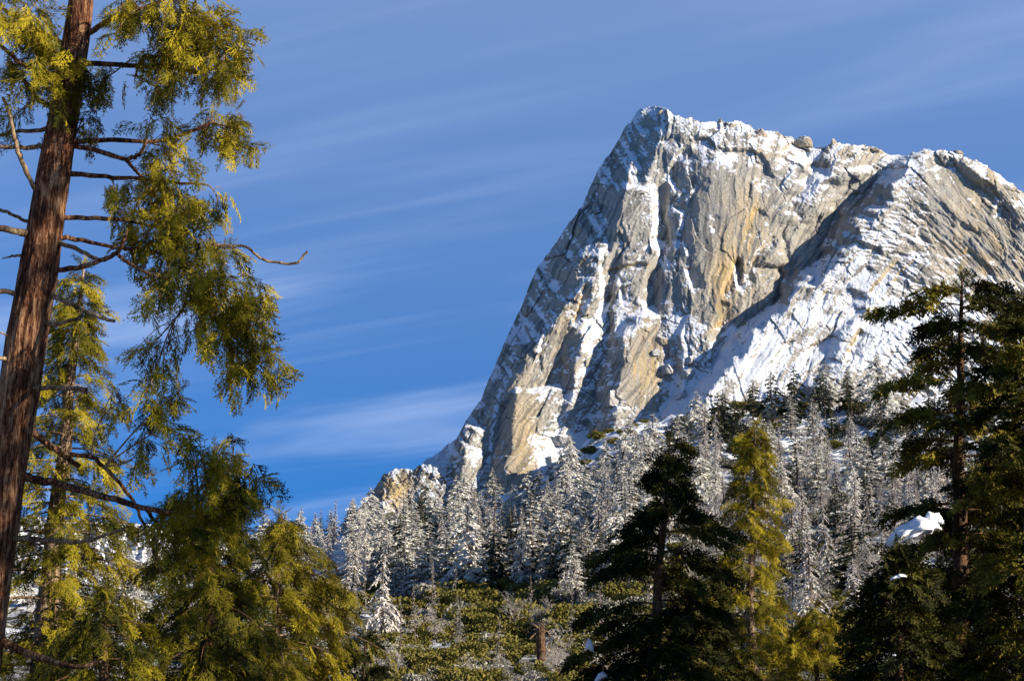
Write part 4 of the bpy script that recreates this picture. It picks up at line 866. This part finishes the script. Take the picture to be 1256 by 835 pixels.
def scatter(kind, n, box, hp, gap, jit=.25, cond=None):
    u0, u1, v0, v1 = box; c = 0; tries = 0
    while c < n and tries < n * 40:
        tries += 1; u = RNGF.uniform(u0, u1); v = RNGF.uniform(v0, v1)
        if cond and not cond(u, v): continue
        if any(abs(u - a) < gap and abs(v - b) < gap * .45 for a, b in placed): continue
        placed.append((u, v)); c += 1
        tall = kind in ('fir', 'green', 'larch'); k_ = RNGF.uniform(1 - jit, 1 + jit) * (1.25 if RNGF.random() < .12 else 1)
        put(kind, u, v, **({'H': 21.5 * k_ * (.72 if v > 735 and u < 800 else 1)} if tall else {'hpx': hp * k_}))
footline = lambda u: np.interp(u, [430, 470, 560, 660, 700, 720, 760, 800, 850, 950, 1256], [640, 632, 624, 626, 622, 618, 606, 570, 512, 500, 484])
okf = lambda u, v: v > footline(u)
# individually placed trees one can pick out in the photograph
put('larch', 468, 790, 118, label='grey weeping rimed conifer standing alone beside the golden green cedar', which=1)
put('fir', 576, 724, 112, label='broad white frosted conifer in front of the forest, left of centre', which=2)
put('fir', 545, 722, 70, label='short white frosted conifer touching the left side of the broad one', which=0)
put('bare', 700, 745, 80, label='rimed leafless tree with bent boughs left of the black fir', which=1)
put('larch', 975, 690, 100, label='grey weeping rimed conifer just right of the golden pointed cedar', which=1)
put('bare', 1010, 762, 84, label='rimed leafless tree with arching boughs above the squat golden cedar', which=1)
put('green', 948, 522, 70, label='dark green conifer rising left of the perched boulder', which=1)
put('green', 975, 528, 84, label='dark green conifer rising right of the perched boulder', which=0)
put('fir', 1012, 486, 62, label='small white frosted conifer highest of all below the snow apron', which=0)
put('fir', 1078, 500, 70, label='white plumed conifer beside the upper left bough of the largest fir', which=2)
put('green', 1040, 508, 60, label='thin dark green conifer between two white plumed ones', which=2)
put('fir', 560, 648, 66, label='white frosted conifer against the dark cleft left of the rock nose', which=0)
for a in ((468, 790), (576, 724), (545, 722), (700, 745), (975, 690), (1010, 762), (948, 522), (975, 528), (1012, 486), (1078, 500), (1040, 508), (560, 648)): placed.append(a)
scatter('fir', 62, (430, 780, 630, 735), 84, 11, cond=okf)
scatter('larch', 44, (425, 780, 640, 740), 82, 10, cond=okf)
scatter('green', 18, (470, 780, 630, 730), 70, 11, cond=okf)
scatter('fir', 22, (540, 810, 600, 660), 56, 11, cond=okf)
scatter('larch', 6, (640, 800, 590, 650), 52, 14, cond=okf)
scatter('fir', 24, (320, 470, 640, 700), 50, 9)
scatter('larch', 14, (350, 480, 650, 720), 52, 9)
scatter('fir', 16, (20, 330, 668, 760), 40, 14)
scatter('larch', 14, (20, 330, 680, 790), 40, 14)
scatter('rimebrush', 24, (20, 330, 680, 800), 24, 14)
scatter('green', 34, (790, 1256, 500, 590), 62, 12, cond=okf)
scatter('fir', 46, (810, 1256, 505, 640), 64, 11, cond=okf)
scatter('larch', 70, (800, 1256, 560, 710), 88, 11)
scatter('bare', 14, (820, 1200, 600, 780), 66, 18)
scatter('green', 10, (820, 1256, 600, 740), 80, 18)
scatter('larch', 14, (960, 1256, 690, 800), 96, 18)
scatter('spindly', 18, (430, 780, 690, 830), 62, 16)
scatter('bare', 22, (440, 800, 770, 850), 52, 18)
bz = lambda u, v: v > np.interp(u, [440, 500, 560, 640, 700, 800], [760, 745, 730, 722, 712, 715])
scatter('brush', 130, (470, 840, 705, 850), 28, 8, cond=bz)
scatter('rimebrush', 80, (430, 830, 690, 860), 25, 8)
scatter('brush', 20, (880, 1110, 700, 850), 26, 16)
scatter('rimebrush', 70, (820, 1220, 510, 800), 20, 9)
scatter('rimebrush', 30, (430, 800, 620, 700), 18, 9, cond=okf)
scatter('brush', 16, (820, 1100, 500, 560), 15, 12, cond=okf)
scatter('fir', 10, (690, 860, 548, 606), 40, 16, cond=lambda u, v: v > footline(u) - 30)
for u, v, h, w_ in ((692, 527, 13, 1), (696, 518, 9, 0), (733, 542, 14, 0), (754, 548, 15, 2), (746, 530, 10, 1), (768, 536, 13, 0), (724, 558, 16, 1), (714, 572, 12, 2), (762, 562, 9, 0), (790, 520, 8, 1), (648, 578, 12, 1), (744, 586, 10, 0), (776, 524, 8, 2), (738, 566, 10, 1)):
    put('brush', u, v, h, which=w_)
scatter('rimebrush', 12, (670, 800, 570, 615), 11, 12)
scatter('rimebrush', 40, (820, 1000, 640, 790), 24, 8)
scatter('brush', 24, (820, 1040, 650, 800), 24, 10)
scatter('bare', 10, (840, 980, 640, 740), 60, 12)
scatter('rimebrush', 26, (200, 450, 715, 850), 24, 14)
scatter('brush', 20, (200, 470, 720, 850), 26, 14)
# ------------------------------------------------------------------ boulders, broken snag, lumps of snow
def granite_mat(name, c0, c1, snowy=.55):
    m = M(name); p = m.objco(); n = m.noise(.6, 6, .65, p); n2 = m.noise(3, 4, .6, p)
    col = m.ramp(n, [(.3, c0), (.7, c1)]); nz = m.normz()
    f = m.ramp(m.math('ADD', nz, m.math('MULTIPLY', m.math('SUBTRACT', n2, .5), .8)), [(snowy, (0, 0, 0)), (snowy + .18, (1, 1, 1))])
    m.color(m.mix(f, col, (.76, .775, .80))); m.bump(n2, .15, .6); return m.m
MG_TAN = granite_mat('tan boulder granite', (.25, .19, .125), (.44, .36, .25), .62); MG_GREY = granite_mat('grey boulder granite', (.22, .205, .185), (.40, .375, .34), .40)
def blob_mesh(name, seed, sx, sy, sz, mat, cuts=13, nu=36, nv=24, rough=.09, flat=.35):
    """rounded block: a sphere shaved by random joint planes"""
    rng = np.random.default_rng(seed); a = np.linspace(0, 2 * np.pi, nu, endpoint=False); b = np.linspace(.001, np.pi - .001, nv)
    A, B = np.meshgrid(a, b, indexing='ij'); D = np.stack([np.cos(A) * np.sin(B), np.sin(A) * np.sin(B), np.cos(B)], -1); r = np.ones(A.shape)
    for _ in range(cuts):
        n = rng.normal(0, 1, 3); n[2] = abs(n[2]) * .7; n /= np.linalg.norm(n); h = rng.uniform(.55, .88); c = D @ n; r = np.where(c > .05, np.minimum(r, h / np.maximum(c, .05)), r)
    r = r * (1 + rough * fbm(D[..., 0] * 3 + seed, D[..., 1] * 3 + D[..., 2] * 2, 601, 4)); P = D * r[..., None] * [sx, sy, sz]; P[..., 2] = np.maximum(P[..., 2], -flat * sz)
    i = np.arange(nu)[:, None]; j = np.arange(nv - 1)[None]; k = (i + 1) % nu
    F = np.stack([i * nv + j, i * nv + j + 1, k * nv + j + 1, k * nv + j], -1).reshape(-1, 4)
    return make_mesh(name, P.reshape(-1, 3), F, mat, smooth=False)
def boulder(u, v, wpx, hpx, Y, mat, label, seed, group=None, dy=.8):
    p = at(u, v + (4.0 if v < 300 else 0), Y); s = Y / FPX
    o = obj('boulder', blob_mesh('boulder', seed, wpx * s / 2, wpx * s / 2 * dy, hpx * s * .62, mat)); o.location = p; o.rotation_euler[2] = seed * 1.3
    return tag(o, label, 'boulder', group)
def rockY(u, v):
    """distance of the dome's face at a photo pixel, from the mesh itself"""
    me = bpy.data.objects['mountain'].data
    global _RK
    if '_RK' not in globals():
        c = np.empty(len(me.vertices) * 3, np.float32); me.vertices.foreach_get('co', c); c = c.reshape(-1, 3)
        y = c[:, 1] * CP + (c[:, 2] - CAMZ) * SP; _RK = (628 + FPX * c[:, 0] / y, 417.5 - FPX * (-c[:, 1] * SP + (c[:, 2] - CAMZ) * CP) / y, c[:, 1])
    d = (_RK[0] - u) ** 2 + (_RK[1] - v) ** 2 + np.where(_RK[2] > 1200, 1e6, 0); return float(_RK[2][d.argmin()])
B = [(883, 146, 10, 9, MG_TAN, 'tiny round boulder perched highest on the skyline, right of the summit'), (902, 153, 26, 10, MG_TAN, 'flat tan slab lying on the skyline right of the tiny perched boulder'), (934, 164, 30, 16, MG_TAN, 'rust-stained tan block on the skyline left of the big rounded boulder'),
     (985, 175, 31, 20, MG_TAN, 'big rounded tan boulder on the skyline with cracks down its face'), (1023, 174, 15, 14, MG_TAN, 'lone egg-shaped boulder on the skyline notch'), (951, 161, 10, 8, MG_GREY, 'small knob just left of the big rounded boulder'), (970, 168, 14, 8, MG_GREY, 'small grey block tucked behind the big rounded boulder'),
     (1007, 186, 18, 7, MG_GREY, 'dark low slab below the lone egg-shaped boulder'), (1040, 176, 14, 6, MG_GREY, 'low flat stone right of the lone egg-shaped boulder'), (1073, 182, 22, 8, MG_TAN, 'long flat tan slab in the middle of the right skyline'), (1056, 180, 16, 6, MG_GREY, 'snowy flat slab left of the long tan slab'),
     (1136, 187, 18, 9, MG_TAN, 'tan block on the skyline at the left end of the dark overhang'), (1174, 185, 22, 11, MG_TAN, 'leaning tan block standing on the dark overhang'), (1150, 191, 14, 9, MG_GREY, 'pale square block at the left end of the overhang'), (1246, 240, 16, 14, MG_TAN, 'tan block low on the right skyline by the picture edge'),
     (790, 139, 22, 13, MG_GREY, 'dark crag capping the summit on its left side'), (812, 137, 18, 9, MG_TAN, 'tan crag capping the summit on its right side'), (834, 146, 10, 6, MG_TAN, 'small tan knob just right of the summit'), (850, 148, 9, 5, MG_GREY, 'small grey knob midway from the summit to the tiny perched boulder'),
     (752, 494, 30, 26, MG_GREY, 'large snow-capped grey block leaning at the foot of the tan buttress'), (812, 420, 20, 18, MG_TAN, 'round block with a dark underside in the rockfall gully'), (804, 434, 16, 14, MG_GREY, 'wedge-shaped block in the rockfall gully'), (826, 434, 18, 16, MG_GREY, 'snow-topped block in the middle of the rockfall gully'),
     (847, 444, 20, 16, MG_GREY, 'snow-topped block on the right of the rockfall gully'), (818, 456, 22, 18, MG_GREY, 'lower snow-topped block in the rockfall gully'), (845, 462, 22, 18, MG_GREY, 'broad snowy block at the bottom right of the rockfall gully'), (836, 486, 24, 16, MG_GREY, 'snowy block where the rockfall gully meets the apron'),
     (690, 543, 30, 20, MG_GREY, 'dark-fronted snowy block right of the rounded rock nose'), (748, 562, 46, 20, MG_TAN, 'broken tan block among the green shrubs under the tan buttress'), (728, 566, 24, 20, MG_TAN, 'cracked tan block at the left end of the broken tan ledge'), (775, 553, 26, 14, MG_TAN, 'low tan block on the snow right of the broken tan ledge'),
     (655, 585, 20, 16, MG_GREY, 'grey block with a dark hollow beside the foot of the rock nose'), (676, 570, 26, 18, MG_GREY, 'snowy tilted block below the dark-fronted one'), (782, 590, 22, 14, MG_GREY, 'snowy block low on the slope below the green shrubs'), (758, 585, 24, 13, MG_GREY, 'dark wet block under the green shrubs')]
for i, (u, v, w_, h_, mt, lb) in enumerate(B):
    boulder(u, v, w_, h_, rockY(u, v) + (.8 if v > 400 else 2), mt, lb, 700 + i, 'boulders on the mountain')
yb = base_y(945, 522)
boulder(945, 510, 36, 24, yb - 8, MG_TAN, 'perched tan boulder with a flat cap among the green conifers', 800)

def snag():
    y = base_y(664, 828); b = at(664, 832, y); s = y / FPX; root = empty('broken_snag', b); rng = np.random.default_rng(5); tr = Acc()
    P = np.array([[0, 0, -.5], [.05, 0, 20 * s], [-.05, 0, 42 * s], [.05, 0, 58 * s]]); Pp = smooth_path(P, 5); tube(tr, Pp, np.linspace(6.5 * s, 4.2 * s, len(Pp)), 12, rough=.08, rng=rng)
    for k in range(6):
        a = k; r = 2.7 * s; c = np.array([math.cos(a) * r, math.sin(a) * r, 55 * s]); tube(tr, np.stack([c, c + [0, 0, 4 * s], c + [0, 0, rng.uniform(6, 14) * s]]), [2.0 * s, 1.2 * s, .2 * s], 6)
    obj('trunk', tr.mesh('snag_trunk', MB_FIR, False), root)
    for k, (dx, dz, z0) in enumerate([(-18, 4, 56), (-14, -8, 58), (12, 3, 50), (9, -6, 40), (-9, 2, 30)]):
        br = Acc(); tube(br, smooth_path([[0, 0, z0 * s], [dx * .5 * s, rng.normal(0, 2) * s, (z0 + dz + 3) * s], [dx * s, rng.normal(0, 3) * s, (z0 + dz - 4) * s]], 4), np.linspace(1.6 * s, .5 * s, 9), 5); obj('branch', br.mesh('snag_branch', MB_DEAD), root)
    tag(root, 'broken brown snag with a splintered top in the brush left of the black fir', 'dead tree')
snag()
MSNOW = M('fresh snow'); MSNOW.color((.84, .85, .87)); MSNOW.b.inputs['Subsurface Weight'].default_value = .0; MSNOW.bump(MSNOW.noise(9, 4, .6, MSNOW.objco()), .02, .5); MSNOW = MSNOW.m
def snow_lump(u, v, wpx, hpx, Y, label, seed, tilt=0, lobes=5):
    rng = np.random.default_rng(seed); s = Y / FPX; acc = Acc(); r0 = None
    a = np.linspace(0, 2 * np.pi, 40, endpoint=False); b = np.linspace(.001, np.pi - .001, 22); A, Bb = np.meshgrid(a, b, indexing='ij'); D = np.stack([np.cos(A) * np.sin(Bb), np.sin(A) * np.sin(Bb), np.cos(Bb)], -1)
    r = 1 + .34 * fbm(D[..., 0] * 2.2 + seed, D[..., 2] * 2.2 + D[..., 1], 651, 3) + .30 * np.abs(fbm(D[..., 0] * 4 + seed, D[..., 2] * 4 + D[..., 1] * 3, 653, 3))
    P = D * r[..., None] * [wpx * s / 2, wpx * s / 3.2, hpx * s / 2]; P[..., 2] = np.where(P[..., 2] < 0, P[..., 2] * .55, P[..., 2]); P[..., 2] += tilt * P[..., 0] - .25 * hpx * s * (P[..., 0] / (wpx * s / 2)) ** 2
    i = np.arange(40)[:, None]; j = np.arange(21)[None]; k = (i + 1) % 40
    o = obj('snow_clump', make_mesh('snow_clump', P.reshape(-1, 3), np.stack([i * 22 + j, i * 22 + j + 1, k * 22 + j + 1, k * 22 + j], -1).reshape(-1, 4), MSNOW, smooth=True)); o.location = at(u, v, Y)
    tag(o, label, 'snow')
for k, a in enumerate([(1118, 652, 60, 25, 41.2, 'big white clump of snow on a bough of the largest fir', .38), (1143, 637, 24, 16, 41.4, 'small white knob of snow at the right end of the big clump', .1), (1102, 707, 18, 5, 38.6, 'flat strip of snow on the low fir bough under the big clump', .2), (723, 792, 9, 14, 49, 'small upright lump of snow in the lower left boughs of the black fir', -.3), (737, 830, 14, 10, 49, 'lump of snow at the foot of the black fir', .5), ]):
    snow_lump(*a[:6], 900 + k, a[6])
